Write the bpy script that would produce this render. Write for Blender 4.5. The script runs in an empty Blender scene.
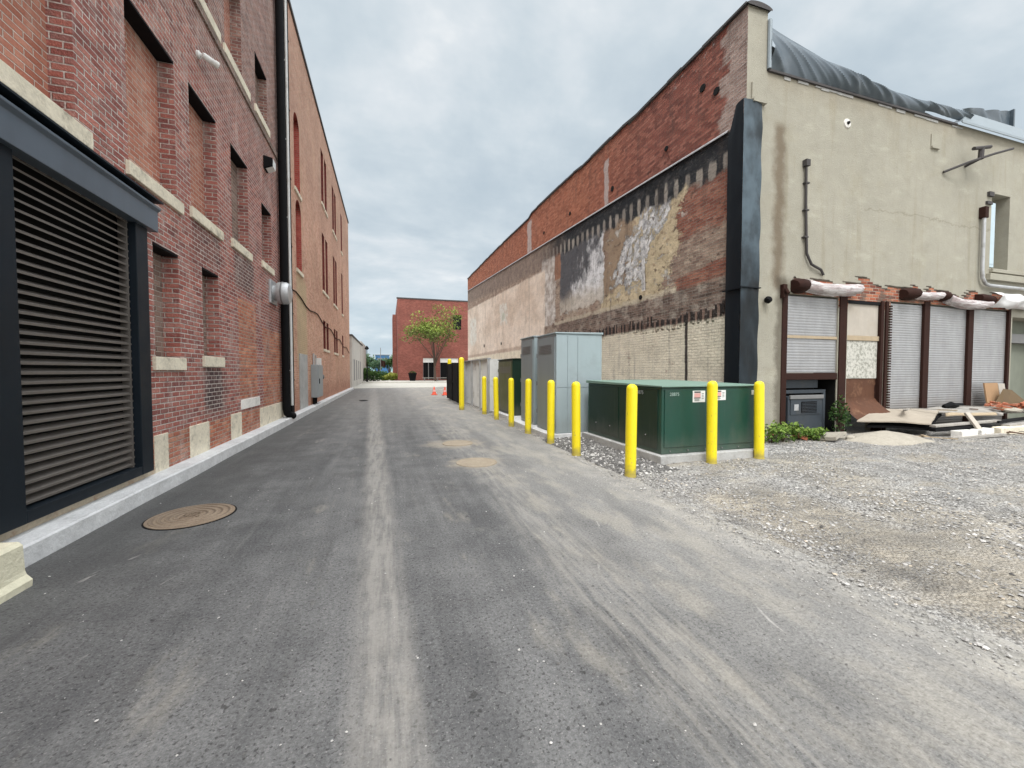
import bpy, bmesh, math, random
from mathutils import Vector, Matrix
from mathutils import noise as mnoise
random.seed(7)
R = math.radians
scene = bpy.context.scene
col = scene.collection

# ------------------------------------------------------------------ node helpers
class S:
    """socket wrapper with arithmetic"""
    def __init__(s, m, sock): s.m = m; s.s = sock
    def __add__(a, b): return a.m.math('ADD', a, b)
    __radd__ = __add__
    def __sub__(a, b): return a.m.math('SUBTRACT', a, b)
    def __rsub__(a, b): return a.m.math('SUBTRACT', b, a)
    def __mul__(a, b): return a.m.math('MULTIPLY', a, b)
    __rmul__ = __mul__
    def __truediv__(a, b): return a.m.math('DIVIDE', a, b)

class Mat:
    def __init__(s, name, rough=0.85, metal=0.0, spec=0.3):
        s.mat = bpy.data.materials.new(name); s.mat.use_nodes = True
        s.nt = s.mat.node_tree; s.b = s.nt.nodes['Principled BSDF']
        s.b.inputs['Roughness'].default_value = rough
        s.b.inputs['Metallic'].default_value = metal
        s.b.inputs['Specular IOR Level'].default_value = spec
        s._uv = None
    def n(s, t): return s.nt.nodes.new(t)
    def link(s, a, inp):
        if isinstance(a, S): s.nt.links.new(a.s, inp)
        elif isinstance(a, (tuple, list)):
            inp.default_value = (*a, 1.0) if len(a) == 3 and inp.type == 'RGBA' else a
        else: inp.default_value = a
    def math(s, op, a, b=None, c=None, clamp=False):
        nd = s.n('ShaderNodeMath'); nd.operation = op; nd.use_clamp = clamp
        s.link(a, nd.inputs[0])
        if b is not None: s.link(b, nd.inputs[1])
        if c is not None: s.link(c, nd.inputs[2])
        return S(s, nd.outputs[0])
    def uv(s):
        if s._uv is None:
            t = s.n('ShaderNodeTexCoord'); sp = s.n('ShaderNodeSeparateXYZ')
            s.nt.links.new(t.outputs['UV'], sp.inputs[0])
            s._uv = (S(s, sp.outputs[0]), S(s, sp.outputs[1]))
        return s._uv
    def geo(s):
        t = s.n('ShaderNodeNewGeometry'); sp = s.n('ShaderNodeSeparateXYZ')
        s.nt.links.new(t.outputs['Position'], sp.inputs[0])
        return tuple(S(s, sp.outputs[i]) for i in range(3))
    def nz(s):
        t = s.n('ShaderNodeNewGeometry'); sp = s.n('ShaderNodeSeparateXYZ')
        s.nt.links.new(t.outputs['True Normal'], sp.inputs[0])
        return S(s, sp.outputs[2])
    def vec(s, x, y, z=0.0):
        c = s.n('ShaderNodeCombineXYZ')
        for i, a in enumerate((x, y, z)): s.link(a, c.inputs[i])
        return S(s, c.outputs[0])
    def noise(s, v, scale, detail=3.0, rough=0.55, dist=0.0):
        nd = s.n('ShaderNodeTexNoise'); s.link(v, nd.inputs['Vector'])
        nd.inputs['Scale'].default_value = scale; nd.inputs['Detail'].default_value = detail
        nd.inputs['Roughness'].default_value = rough; nd.inputs['Distortion'].default_value = dist
        return S(s, nd.outputs['Fac'])
    def voro(s, v, scale, out='Distance', feat='F1'):
        nd = s.n('ShaderNodeTexVoronoi'); nd.feature = feat; s.link(v, nd.inputs['Vector'])
        nd.inputs['Scale'].default_value = scale
        return S(s, nd.outputs[out])
    def white(s, v):
        nd = s.n('ShaderNodeTexWhiteNoise'); nd.noise_dimensions = '3D'; s.link(v, nd.inputs['Vector'])
        return S(s, nd.outputs['Value'])
    def sm(s, x, lo, hi):
        nd = s.n('ShaderNodeMapRange'); nd.interpolation_type = 'SMOOTHSTEP'
        s.link(x, nd.inputs[0]); s.link(lo, nd.inputs[1]); s.link(hi, nd.inputs[2])
        return S(s, nd.outputs[0])
    def box(s, u, v, u0, u1, v0, v1, soft=0.05):
        a = s.sm(u, u0 - soft, u0 + soft) * (1.0 - s.sm(u, u1 - soft, u1 + soft))
        b = s.sm(v, v0 - soft, v0 + soft) * (1.0 - s.sm(v, v1 - soft, v1 + soft))
        return a * b
    def ramp(s, f, stops, interp='LINEAR'):
        nd = s.n('ShaderNodeValToRGB'); cr = nd.color_ramp; cr.interpolation = interp
        while len(cr.elements) < len(stops): cr.elements.new(0.5)
        for e, (p, c) in zip(cr.elements, stops):
            e.position = p; e.color = (*c, 1)
        s.link(f, nd.inputs[0]); return S(s, nd.outputs[0])
    def mix(s, f, a, b, blend='MIX'):
        nd = s.n('ShaderNodeMix'); nd.data_type = 'RGBA'; nd.blend_type = blend
        s.link(f, nd.inputs[0]); s.link(a, nd.inputs[6]); s.link(b, nd.inputs[7])
        return S(s, nd.outputs[2])
    def scale(s, c, f):
        nd = s.n('ShaderNodeVectorMath'); nd.operation = 'SCALE'
        s.link(c, nd.inputs[0]); s.link(f, nd.inputs['Scale'])
        return S(s, nd.outputs[0])
    def base(s, c): s.link(c, s.b.inputs['Base Color'])
    def rough(s, f): s.link(f, s.b.inputs['Roughness'])
    def bump(s, h, dist=0.01, strength=1.0):
        nd = s.n('ShaderNodeBump'); s.link(h, nd.inputs['Height'])
        nd.inputs['Distance'].default_value = dist; nd.inputs['Strength'].default_value = strength
        s.nt.links.new(nd.outputs[0], s.b.inputs['Normal'])
    def bricks(s, u, v, bw=0.215, bh=0.075, mort=0.012, wob=0.007):
        """returns (mortar mask, random per brick)"""
        r = v / bh
        row = s.math('FLOOR', r)
        uu = u / bw + s.math('MULTIPLY', s.math('PINGPONG', row, 1.0), 0.5)
        cl = s.math('FLOOR', uu)
        fx = s.math('FRACT', uu); fy = s.math('FRACT', r)
        dx = s.math('MINIMUM', fx, 1.0 - fx) * bw
        dy = s.math('MINIMUM', fy, 1.0 - fy) * bh
        d = s.math('MINIMUM', dx, dy) + (s.noise(s.vec(u, v), 22.0, 2.0) - 0.5) * wob
        mask = 1.0 - s.sm(d, mort * 0.5 - 0.003, mort * 0.5 + 0.003)
        return mask, s.white(s.vec(cl, row, 0.37))

def simple(name, c, rough=0.8, metal=0.0, var=0.25, scale=6.0, bump=0.0, spec=0.3, grime=None, dust=0):
    """plain painted / metal surface with uneven tone, vertical streaks and grime"""
    m = Mat(name, rough, metal, spec); x, y, z = m.geo()
    p = m.vec(x, y, z)
    a = m.noise(p, scale, 4.0, 0.6)
    b = m.noise(m.vec(x * 3.0, y * 3.0, z * 0.35), scale, 3.0, 0.6)
    f = (a * 0.6 + b * 0.4 - 0.5) * (2.0 * var) + 1.0
    c2 = m.scale(c, f)
    if grime:
        g = m.sm(m.noise(p, scale * 0.7, 5.0, 0.7), 0.52, 0.72)
        c2 = m.mix(g * grime[1], c2, grime[0])
    if dust:
        d_ = 1.0 - m.sm(z + (b - .5) * .5 + (a - .5) * .3, .15, .15 + dust)
        c2 = m.mix(d_ * .26, c2, (.20,.19,.165))
        c2 = m.mix(m.sm(m.noise(m.vec(x * 9.0, y * 9.0, z * .5), 1.3, 4.0, .65), .60, .78) * .08, c2, (.30,.31,.30))
    m.base(c2)
    m.rough(a * 0.3 + (rough - 0.15))
    if bump: m.bump(m.noise(p, scale * 6, 4.0, 0.65), bump)
    return m.mat

# ------------------------------------------------------------------ mesh helpers
ORI = {}
class MB:
    def __init__(s): s.v = []; s.f = []; s.sm = []; s.mi = []; s.uvs = {}
    def add(s, vs, fs, smooth=False, mi=0):
        o = len(s.v); s.v += [tuple(p) for p in vs]
        for f in fs: s.f.append(tuple(i + o for i in f)); s.sm.append(smooth); s.mi.append(mi)
    def quad(s, a, b, c, d, mi=0): s.add([a, b, c, d], [(0, 1, 2, 3)], False, mi)
    def box(s, x0, x1, y0, y1, z0, z1, M=None, mi=0):
        vs = [Vector(p) for p in ((x0,y0,z0),(x1,y0,z0),(x1,y1,z0),(x0,y1,z0),(x0,y0,z1),(x1,y0,z1),(x1,y1,z1),(x0,y1,z1))]
        if M is not None: vs = [M @ p for p in vs]
        s.add(vs, [(0,3,2,1),(4,5,6,7),(0,1,5,4),(1,2,6,5),(2,3,7,6),(3,0,4,7)], False, mi)
    def tube(s, pts, r, n=10, cap=True, mi=0):
        pts = [Vector(p) for p in pts]; rs = r if isinstance(r, (list, tuple)) else [r] * len(pts)
        base = len(s.v); prev = None; vs = []
        for i, p in enumerate(pts):
            t = (pts[min(i+1, len(pts)-1)] - pts[max(i-1, 0)]).normalized()
            if prev is None:
                a = t.orthogonal().normalized()
            else:
                a = (prev - t * prev.dot(t))
                a = a.normalized() if a.length > 1e-6 else t.orthogonal().normalized()
            prev = a; b = t.cross(a)
            for k in range(n):
                w = 2 * math.pi * k / n
                vs.append(p + (a * math.cos(w) + b * math.sin(w)) * rs[i])
        fs = []
        for i in range(len(pts) - 1):
            for k in range(n):
                fs.append((i*n+k, i*n+(k+1) % n, (i+1)*n+(k+1) % n, (i+1)*n+k))
        s.add(vs, fs, True, mi)
        if cap:
            s.add(vs[:n], [tuple(range(n))[::-1]], False, mi); s.add(vs[-n:], [tuple(range(n))], False, mi)
    def lathe(s, c, prof, n=24, M=None, mi=0):
        """prof = [(r,z)...] about a vertical axis at c"""
        c = Vector(c); vs = []
        for (r, z) in prof:
            for k in range(n):
                w = 2 * math.pi * k / n
                p = Vector((r * math.cos(w), r * math.sin(w), z))
                vs.append(c + (M @ p if M is not None else p))
        fs = []
        for i in range(len(prof) - 1):
            for k in range(n):
                fs.append((i*n+k, i*n+(k+1) % n, (i+1)*n+(k+1) % n, (i+1)*n+k))
        s.add(vs, fs, True, mi)
        s.add(vs[:n], [tuple(range(n))[::-1]], False, mi); s.add(vs[-n:], [tuple(range(n))], False, mi)
    def grid(s, nu, nv, fn, smooth=True, mi=0):
        vs = [fn(i / nu, j / nv) for j in range(nv + 1) for i in range(nu + 1)]
        fs = [(j*(nu+1)+i, j*(nu+1)+i+1, (j+1)*(nu+1)+i+1, (j+1)*(nu+1)+i) for j in range(nv) for i in range(nu)]
        s.add(vs, fs, smooth, mi)
    def wall(s, mp, u0, u1, v0, v1, holes, depth=None, mi=0):
        """sheet in (u,v) with rectangular holes; mp(u,v,d) -> world, d = depth into the wall"""
        us = sorted({u0, u1, *[h[0] for h in holes], *[h[1] for h in holes]})
        vv = sorted({v0, v1, *[h[2] for h in holes], *[h[3] for h in holes]})
        us = [a for a in us if u0 <= a <= u1]; vv = [a for a in vv if v0 <= a <= v1]
        for i in range(len(us) - 1):
            for j in range(len(vv) - 1):
                cu = (us[i] + us[i+1]) / 2; cv = (vv[j] + vv[j+1]) / 2
                if any(h[0] < cu < h[1] and h[2] < cv < h[3] for h in holes): continue
                s.quad(mp(us[i], vv[j], 0), mp(us[i+1], vv[j], 0), mp(us[i+1], vv[j+1], 0), mp(us[i], vv[j+1], 0), mi)
        if depth:
            for h in holes:
                if h[0] < u0 or h[1] > u1: continue
                d = h[4] if len(h) > 4 else depth
                a, b, c, e = h[:4]
                s.quad(mp(a,c,0), mp(a,c,d), mp(a,e,d), mp(a,e,0), mi); s.quad(mp(b,c,0), mp(b,e,0), mp(b,e,d), mp(b,c,d), mi)
                s.quad(mp(a,e,0), mp(a,e,d), mp(b,e,d), mp(b,e,0), mi); s.quad(mp(a,c,0), mp(b,c,0), mp(b,c,d), mp(a,c,d), mi)
    def build(s, name, mat, parent=None, origin=None, bevel=0.0, sharp=35, uvrand=None):
        me = bpy.data.meshes.new(name)
        o = bpy.data.objects.new(name, me)
        col.objects.link(o)
        if parent is not None:
            org = ORI[parent.name]; o.parent = parent; ORI[o.name] = org
        else:
            org = Vector(origin) if origin is not None else Vector((0, 0, 0)); o.location = org; ORI[o.name] = org
        me.from_pydata([(p[0]-org[0], p[1]-org[1], p[2]-org[2]) for p in s.v], [], s.f)
        for mt in (mat if isinstance(mat, (list, tuple)) else [mat]): me.materials.append(mt)
        me.polygons.foreach_set('use_smooth', s.sm); me.polygons.foreach_set('material_index', s.mi)
        me.update()
        uvl = me.uv_layers.new(name='UVMap'); dat = [0.0] * (2 * len(me.loops))
        if uvrand is not None:
            for p in me.polygons:
                r_ = uvrand[p.index]
                for li in p.loop_indices: dat[2*li] = r_[0]; dat[2*li+1] = r_[1]
        else:
            for p in me.polygons:
                nx, ny, nz = abs(p.normal.x), abs(p.normal.y), abs(p.normal.z)
                for li in p.loop_indices:
                    w = s.v[me.loops[li].vertex_index]
                    if nz > max(nx, ny): a, b = w[0], w[1]
                    elif nx > ny: a, b = w[1], w[2]
                    else: a, b = w[0], w[2]
                    dat[2*li] = a; dat[2*li+1] = b
        uvl.data.foreach_set('uv', dat)
        if any(s.sm): me.set_sharp_from_angle(angle=R(sharp))
        if bevel:
            bm = o.modifiers.new('bevel', 'BEVEL'); bm.width = bevel; bm.segments = 2; bm.limit_method = 'ANGLE'; bm.angle_limit = R(40)
        return o

def tag(o, label=None, cat=None, group=None, kind=None):
    if label: o['label'] = label
    if cat: o['category'] = cat
    if group: o['group'] = group
    if kind: o['kind'] = kind
    return o
def empty(name, loc, label, cat, group=None):
    o = bpy.data.objects.new(name, None); col.objects.link(o); o.location = loc; o.empty_display_size = 0.3
    ORI[o.name] = Vector(loc)
    return tag(o, label, cat, group)
def copy_tree(o, parent=None):
    c = o.copy(); col.objects.link(c)
    if parent is not None: c.parent = parent
    ORI[c.name] = ORI[o.name]
    for ch in list(o.children): copy_tree(ch, c)
    return c
def rot(loc, rx=0, ry=0, rz=0):
    return Matrix.Translation(loc) @ Matrix.Rotation(R(rz), 4, 'Z') @ Matrix.Rotation(R(ry), 4, 'Y') @ Matrix.Rotation(R(rx), 4, 'X')
def text_mesh(name, body, size, M, mat, parent):
    cu = bpy.data.curves.new('t', 'FONT'); cu.body = body; cu.size = size; cu.align_x = 'CENTER'; cu.align_y = 'CENTER'; cu.extrude = 0.001
    t = bpy.data.objects.new('t', cu); col.objects.link(t)
    bpy.context.view_layer.update()
    me = bpy.data.meshes.new_from_object(t.evaluated_get(bpy.context.evaluated_depsgraph_get()))
    bpy.data.objects.remove(t)
    org = ORI[parent.name]
    me.transform(Matrix.Translation(-org) @ M)
    me.name = name
    o = bpy.data.objects.new(name, me); col.objects.link(o); o.parent = parent
    me.materials.clear(); me.materials.append(mat); return o

# ------------------------------------------------------------------ materials
def stone_mat(name, c, dirt=(.16,.14,.11), amt=.6):
    m = Mat(name, .9); x, y, z = m.geo(); p = m.vec(x, y, z)
    a = m.noise(p, 3.0, 5.0, .65); b = m.noise(p, 30.0, 3.0, .6)
    c1 = m.scale(c, (a - .5) * .7 + (b - .5) * .5 + 1.0)
    c1 = m.mix(m.sm(m.noise(p, 5.5, 5.0, .7), .5, .75) * amt, c1, dirt)
    m.base(c1); m.bump(b * .5 + a, .012); return m.mat

def brick_mat_left():
    m = Mat('old dark red brick'); u, v = m.uv(); p = m.vec(u, v)
    mask, rnd = m.bricks(u, v, .205, .071, .014)
    big = m.noise(p, .55, 4.0, .6); med = m.noise(p, 3.0, 4.0, .65); fine = m.noise(p, 45.0, 2.0)
    bc = m.ramp(rnd, [(0, (.23,.08,.07)), (.3, (.35,.115,.092)), (.6, (.44,.15,.115)), (.85, (.50,.205,.16)), (1, (.31,.14,.122))])
    mort = m.mix(med, (.46,.38,.345), (.82,.74,.68))
    # upper storeys greyer, sootier
    up = m.sm(v + (big - .5) * 3.0, 5.2, 8.0)
    bc = m.mix(up * .6, bc, m.ramp(rnd, [(0, (.19,.14,.12)), (1, (.35,.25,.20))]))
    mort = m.mix(up * .5, mort, (.42,.37,.33))
    # orange infills and patches
    inf = m.box(u, v, 9.46, 10.6, .92, 3.0, .02)
    jag = m.white(m.vec(m.math('FLOOR', v / .142), 3.0, 1.0)) * .2
    inf = m.math('MAXIMUM', inf, m.box(u + jag - .1, v, 11.1, 12.75, .3, 2.55, .02))
    inf = m.math('MAXIMUM', inf, 1.0 - m.sm(v, .62, .68))
    bc = m.mix(inf, bc, m.ramp(rnd, [(0, (.42,.13,.075)), (.5, (.56,.20,.11)), (1, (.62,.29,.18))]))
    mort = m.mix(inf, mort, (.50,.40,.33))
    # soot and pale wash
    so = m.box(u + (med - .5) * .4, v + (med - .5) * .6, 7.8, 8.65, .75, 1.6, .14)
    so = m.math('MAXIMUM', so, m.box(u + (med - .5) * .3, v + (med - .5) * .4, 9.3, 10.5, 3.15, 3.95, .12) * .85)
    so = m.math('MAXIMUM', so, m.box(u + (med - .5) * .3, v + (med - .5) * .4, 7.5, 8.6, 3.3, 3.95, .12) * .6)
    so = m.math('MAXIMUM', so, m.sm(m.noise(m.vec(u * 1.6, v * .6), 1.3, 4.0, .6), .56, .72) * .55)
    bc = m.mix(so * .85, bc, (.045,.042,.045))
    hb = m.sm(m.noise(m.vec(u * .5, v * 2.4), 1.0, 4.0, .6), .42, .62)
    bc = m.mix(hb * .35, bc, (.22,.095,.085))
    c = m.mix(mask, bc, mort)
    wash = m.sm(m.noise(m.vec(u * 1.2, v * .35), 2.2, 5.0, .65), .50, .74)
    c = m.mix(wash * .5, c, (.60,.50,.455))
    sm2 = m.sm(m.noise(p, 7.0, 5.0, .75), .54, .68)
    c = m.mix(sm2 * .45, c, (.54,.44,.40))
    dk2 = m.sm(m.noise(m.vec(u + 5.0, v * 1.4), 4.0, 5.0, .75), .57, .72)
    c = m.mix(dk2 * .5, c, (.10,.065,.06))
    c = m.scale(c, (med - .5) * .7 + (fine - .5) * .8 + 1.0)
    m.base(c); m.bump((1.0 - mask) * .8 + fine * .6 + rnd * .4, .025); return m.mat

def brick_mat_plain(name, stops, mortc, bw=.205, bh=.071, mort=.012, wash=.2, washc=(.5,.4,.34), var=.5, extra=None):
    m = Mat(name); u, v = m.uv(); p = m.vec(u, v)
    mask, rnd = m.bricks(u, v, bw, bh, mort)
    big = m.noise(p, .5, 4.0, .6); med = m.noise(p, 3.0, 4.0, .65); fine = m.noise(p, 45.0, 2.0)
    bc = m.ramp(rnd * .6 + big * .4, stops)
    c = m.mix(mask, bc, mortc)
    w = m.sm(m.noise(m.vec(u * 1.3, v * .4), 1.8, 5.0, .65), .5, .75)
    c = m.mix(w * wash, c, washc)
    if extra: c = extra(m, u, v, c, med, big)
    c = m.scale(c, (med - .5) * var + (big - .5) * .5 + (fine - .5) * .35 + 1.0)
    m.base(c); m.bump((1.0 - mask) * .8 + fine * .5, .015); return m.mat

def orange_extra(m, u, v, c, med, big):
    st = m.box(u + (med - .5) * .5, v + (med - .5) * 1.0, 15.0, 16.7, 1.8, 4.8, .25)
    c = m.mix(st * .8, c, (.55,.44,.27))
    low = 1.0 - m.sm(v + (med - .5) * 1.2, .3, 1.3)
    c = m.mix(low * .55, c, (.33,.14,.09))
    hi = m.sm(v + (med - .5) * 2.0, 6.5, 11.0)
    c = m.mix(hi * .4, c, (.38,.25,.19))
    dr = m.sm(m.noise(m.vec(u * 2.2, v * .22), 1.0, 4.0, .6), .53, .7)
    return m.mix(dr * .4, c, (.56,.38,.24))

def side_wall_mat():
    """the scarred party wall: bands and patches are laid out in metres along (u = y) and up (v = z)"""
    m = Mat('scarred party wall'); u, v = m.uv(); p = m.vec(u, v)
    mask, rnd = m.bricks(u, v, .21, .073, .013, .012)
    big = m.noise(p, .45, 5.0, .6); med = m.noise(p, 2.2, 5.0, .68); fine = m.noise(p, 30.0, 3.0, .6)
    w1 = (m.noise(p, 1.1, 6.0, .72) - .5); w2 = (m.noise(m.vec(u + 31.0, v), 1.4, 6.0, .72) - .5)
    uw = u + w1 * 1.6; vw = v + w2 * 1.3
    zf = u * .0737 + 6.292
    # upper brickwork
    far = m.sm(u, 9.0, 15.0)
    rb = m.mix(far, m.ramp(rnd, [(0, (.17,.055,.043)), (.5, (.28,.09,.065)), (1, (.38,.15,.11))]),
                    m.ramp(rnd, [(0, (.28,.088,.050)), (.5, (.42,.145,.082)), (1, (.50,.20,.12))]))
    rb = m.mix(mask, rb, m.mix(far, (.21,.115,.085), (.36,.17,.10)))
    rb = m.mix(m.sm(m.noise(m.vec(u * 3.0, v * .6), 1.2, 4.0, .65), .56, .72) * .45, rb, (.09,.05,.04))
    cn = 1.0 - m.sm(u + w1 * .9 + m.white(m.vec(m.math('FLOOR', v / .22), 4.0, 1.0)) * .35, 7.5, 7.62)
    rb = m.mix(cn * .8, rb, m.mix(mask, m.mix(rnd, (.30,.22,.185), (.48,.39,.34)), (.60,.55,.51)))
    gp = m.sm(m.noise(p, 1.7, 5.0, .7), .6, .66) * m.box(u, v, 7.3, 9.0, 8.4, 9.3, .2)
    rb = m.mix(gp, rb, (.40,.37,.35))
    st = m.box(u + w1 * .5, v, 12.35, 12.62, 7.05, 8.8, .04)
    st = m.math('MAXIMUM', st, m.box(u + w2 * .6, v, 20.1, 20.75, 7.6, 9.5, .08))
    rb = m.mix(st * .85, rb, (.58,.50,.47))
    # lower field: brown smeared brick
    lb = m.ramp(rnd, [(0, (.22,.145,.115)), (.5, (.35,.235,.18)), (1, (.46,.335,.26))])
    lb = m.mix(mask, lb, (.40,.34,.28))
    lb = m.mix(m.sm(med, .42, .7) * .6, lb, (.50,.42,.325))
    # red fields near the corner
    red = m.math('MAXIMUM', m.box(uw, vw, 6.6, 9.3, 4.9, 6.2, .12), m.box(u + w1 * .6, v + w2 * .4 + (u - 8.0) * .12, 6.8, 8.95, 3.62, 4.02, .06))
    rc = m.mix(mask, m.ramp(rnd, [(0, (.19,.06,.042)), (.5, (.30,.10,.065)), (1, (.38,.16,.105))]), (.30,.21,.165))
    lb = m.mix(red * .9, lb, rc)
    # ochre plaster
    och = m.box(u + w1 * 2.4 + (v - 5.0) * .25, v + w2 * 2.0, 8.9, 12.6, 3.4, 6.8, .08)
    oc = m.mix(med, (.46,.36,.22), (.76,.65,.45))
    oc = m.mix(m.sm(m.noise(p, 5.0, 5.0, .75), .5, .66) * .65, oc, (.24,.155,.105))
    lb = m.mix(och, lb, oc)
    br = m.box(uw, vw, 11.0, 12.75, 4.2, 6.6, .10)
    lb = m.mix(br * .75, lb, m.mix(mask * .6, (.25,.16,.11), (.36,.26,.19)))
    # grey white plaster, torn
    gw = m.box(u + (v - 5.5) * .7 + w1 * 2.8, v + w2 * 3.4 - (u - 10.4) * .25, 9.6, 11.3, 4.0, 7.4, .05)
    gw = gw * m.sm(m.noise(m.vec(u * 1.4 + v * .5, v), 3.0, 6.0, .78), .43, .47)
    gw = m.math('MAXIMUM', gw, m.box(u + w1 * .35, v, 10.25, 10.45, 3.9, 5.4, .03))
    gwc = m.mix(m.sm(m.noise(p, 5.0, 6.0, .75), .36, .62), (.34,.34,.35), (.86,.84,.82))
    lb = m.mix(gw, lb, gwc)
    tp = m.sm(m.noise(m.vec(u * .8 + 7.0, v), 2.1, 6.0, .75), .585, .61) * m.box(u, v, 8.6, 18.0, 3.6, 7.2, .3)
    lb = m.mix(tp * .85, lb, m.mix(med, (.46,.43,.39), (.72,.68,.62)))
    tb = m.sm(m.noise(m.vec(u * .9 + 17.0, v), 2.6, 6.0, .75), .60, .63) * m.box(u, v, 7.3, 18.0, 3.3, 7.0, .3)
    lb = m.mix(tb * .75, lb, (.13,.085,.065))
    # black and white patch
    dk = m.box(u + w1 * .8, v + w2 * 1.1, 12.65, 16.4, 4.0, 6.75, .06)
    dkc = m.mix(m.sm(m.noise(m.vec(u * 1.5, v * .9), 1.3, 6.0, .72) + (14.0 - u) * .10 + (4.9 - v) * .12, .34, .58), (.10,.10,.11), (.80,.80,.81))
    dkc = m.mix((1.0 - m.sm(v + w1 * 1.2, 4.3, 4.9)) * .8, dkc, (.60,.53,.44))
    lb = m.mix(dk, lb, dkc)
    ws = m.box(u + w2 * 1.2, v + w1 * .8, 16.9, 18.6, 3.7, 6.9, .06)
    lb = m.mix(ws * .9, lb, m.mix(m.sm(med, .38, .6), (.50,.42,.36), (.76,.72,.68)))
    orr = m.box(u + w1 * .3, v, 16.35, 17.0, 5.6, 7.1, .04)
    lb = m.mix(orr * .9, lb, (.36,.17,.10))
    # long smooth cream render
    cr = m.box(u + w1 * .5, v + w2 * .25, 18.2, 60.0, 2.0, zf - 1.25 - (u - 18.0) * .028, .08)
    crc = m.mix(m.sm(big, .35, .65), (.66,.535,.43), (.86,.74,.63))
    crc = m.mix(m.sm(m.noise(m.vec(u * .6, v * 1.5), 2.0, 5.0, .7), .52, .7) * .35, crc, (.72,.64,.55))
    crc = m.mix(m.box(m.math('FRACT', u / 5.1), v, 0.0, .02, 0.0, 20.0, .01) * .5, crc, (.40,.34,.28))
    lb = m.mix(cr, lb, crc)
    wp = m.math('MAXIMUM', m.box(u + w1 * 2.0, v + w2 * 1.2, 24.6, 26.4, 4.6, 5.9, .1), m.box(u + w1 * 2.0, v + w2 * 1.6, 34.0, 36.8, 3.9, 6.2, .2))
    wp = wp * m.sm(med, .38, .5)
    lb = m.mix(wp * .85, lb, (.74,.72,.66))
    lb = m.mix(m.box(uw, vw, 25.2, 26.0, 4.8, 5.4, .1) * .5, lb, (.42,.47,.36))
    # plaster ledge, then soot-brown course, broken soldier row, painted base
    bd = 3.62 + w2 * .25
    low = 1.0 - m.sm(v, bd - .05, bd + .05)
    near = 1.0 - m.sm(u, 16.0, 19.0)
    lowc = m.mix(mask, m.ramp(rnd, [(0, (.10,.07,.058)), (.5, (.19,.125,.10)), (1, (.27,.19,.15))]), (.30,.255,.215))
    lowc = m.mix(m.sm(med, .45, .65) * .6, lowc, (.46,.41,.345))
    lb = m.mix(low * near, lb, lowc)
    led = m.box(u, v - bd, 8.9, 17.0, -.04, .10, .04)
    lb = m.mix(led * m.sm(med, .35, .5) * .8, lb, (.60,.53,.41))
    lin = m.box(u, v + w2 * .15, 17.5, 40.0, 2.66, 2.95, .07)
    lb = m.mix(lin * .55, lb, (.36,.24,.18))
    gu = m.math('FRACT', u / .23 + w1 * .5)
    sold = m.box(u, v + (m.white(m.vec(m.math('FLOOR', u / .23 + w1 * .5), 1.0, 2.0)) - .5) * .22, 6.8, 13.6, 2.72, 3.0, .03)
    gap = sold * m.sm(m.math('ABSOLUTE', gu - .5), .14, .24) * m.sm(m.white(m.vec(m.math('FLOOR', u / .23 + w1 * .5), 5.0, 2.0)), .1, .3)
    lb = m.mix(sold * .7, lb, (.22,.13,.10))
    lb = m.mix(gap * .95, lb, (.022,.018,.017))
    bse = 1.0 - m.sm(v + w2 * .12, 2.68, 2.78)
    bsc = m.mix(mask * .35, m.mix(big, (.76,.68,.53), (.88,.82,.68)), (.40,.35,.27))
    bsc = m.mix(m.sm(m.noise(p, 1.6, 5.0, .72), .58, .7) * m.sm(u, 8.4, 9.0) * .8, bsc, (.36,.24,.17))
    lb = m.mix(bse, lb, bsc)
    lb = m.mix(m.box(u + w1 * .1, v, 8.44, 8.54, 0.0, 2.8, .015), lb, (.06,.05,.045))
    # tar band and ghosts of the old joist ends
    t = zf - v
    tarred = 1.0 - m.sm(u + w1 * 3.0, 15.5, 21.0)
    jp = m.math('FRACT', (u - 7.10) / .41)
    tv = m.white(m.vec(m.math('FLOOR', (u - 7.10) / .41), 9.0, 2.0))
    tong = (1.0 - m.sm(m.math('ABSOLUTE', jp - .5) + m.math('ABSOLUTE', t - .62) * .3 + (fine - .5) * .28 + w1 * .5 + (tv - .5) * .14, .17, .27)) * m.sm(t + (tv - .5) * .18 + (med - .5) * .2, .36, .46)
    hvar = m.white(m.vec(m.math('FLOOR', (u - 7.10) / .41), 2.0, 2.0))
    band = (1.0 - m.sm(t + w2 * .8 + w1 * .4, .74, .92)) * tarred
    lb = m.mix(band, lb, m.mix(m.sm(med, .5, .7) * .35, (.022,.024,.028), (.14,.13,.13)))
    lb = m.mix(tong * band * (hvar * .35 + .6), lb, m.mix(med, (.30,.26,.22), (.52,.47,.41)))
    greyb = (1.0 - m.sm(t + w2 * .5, 1.0, 1.3)) * (1.0 - tarred)
    lb = m.mix(greyb * .75, lb, m.mix(mask * .6, m.mix(med, (.17,.13,.115), (.33,.25,.20)), (.30,.24,.2)))
    c = m.mix(m.sm(t, -.02, .02), rb, lb)
    drip = m.sm(m.noise(m.vec(u * 4.0, v * .3), 1.3, 4.0, .6), .52, .72)
    c = m.mix(drip * .36 * (1.0 - cr * .5), c, (.09,.07,.06))
    gr_ = m.sm(m.noise(m.vec(u * 1.2, v * 2.2), 3.4, 6.0, .78), .54, .66)
    c = m.mix(gr_ * .42 * (1.0 - bse * .7) * (1.0 - cr * .6), c, (.14,.105,.09))
    gl_ = m.sm(m.noise(m.vec(u * 1.2 + 3.0, v * 3.0), 4.4, 6.0, .78), .57, .68)
    c = m.mix(gl_ * .38 * m.sm(t, -.02, .02), c, (.62,.56,.49))
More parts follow.
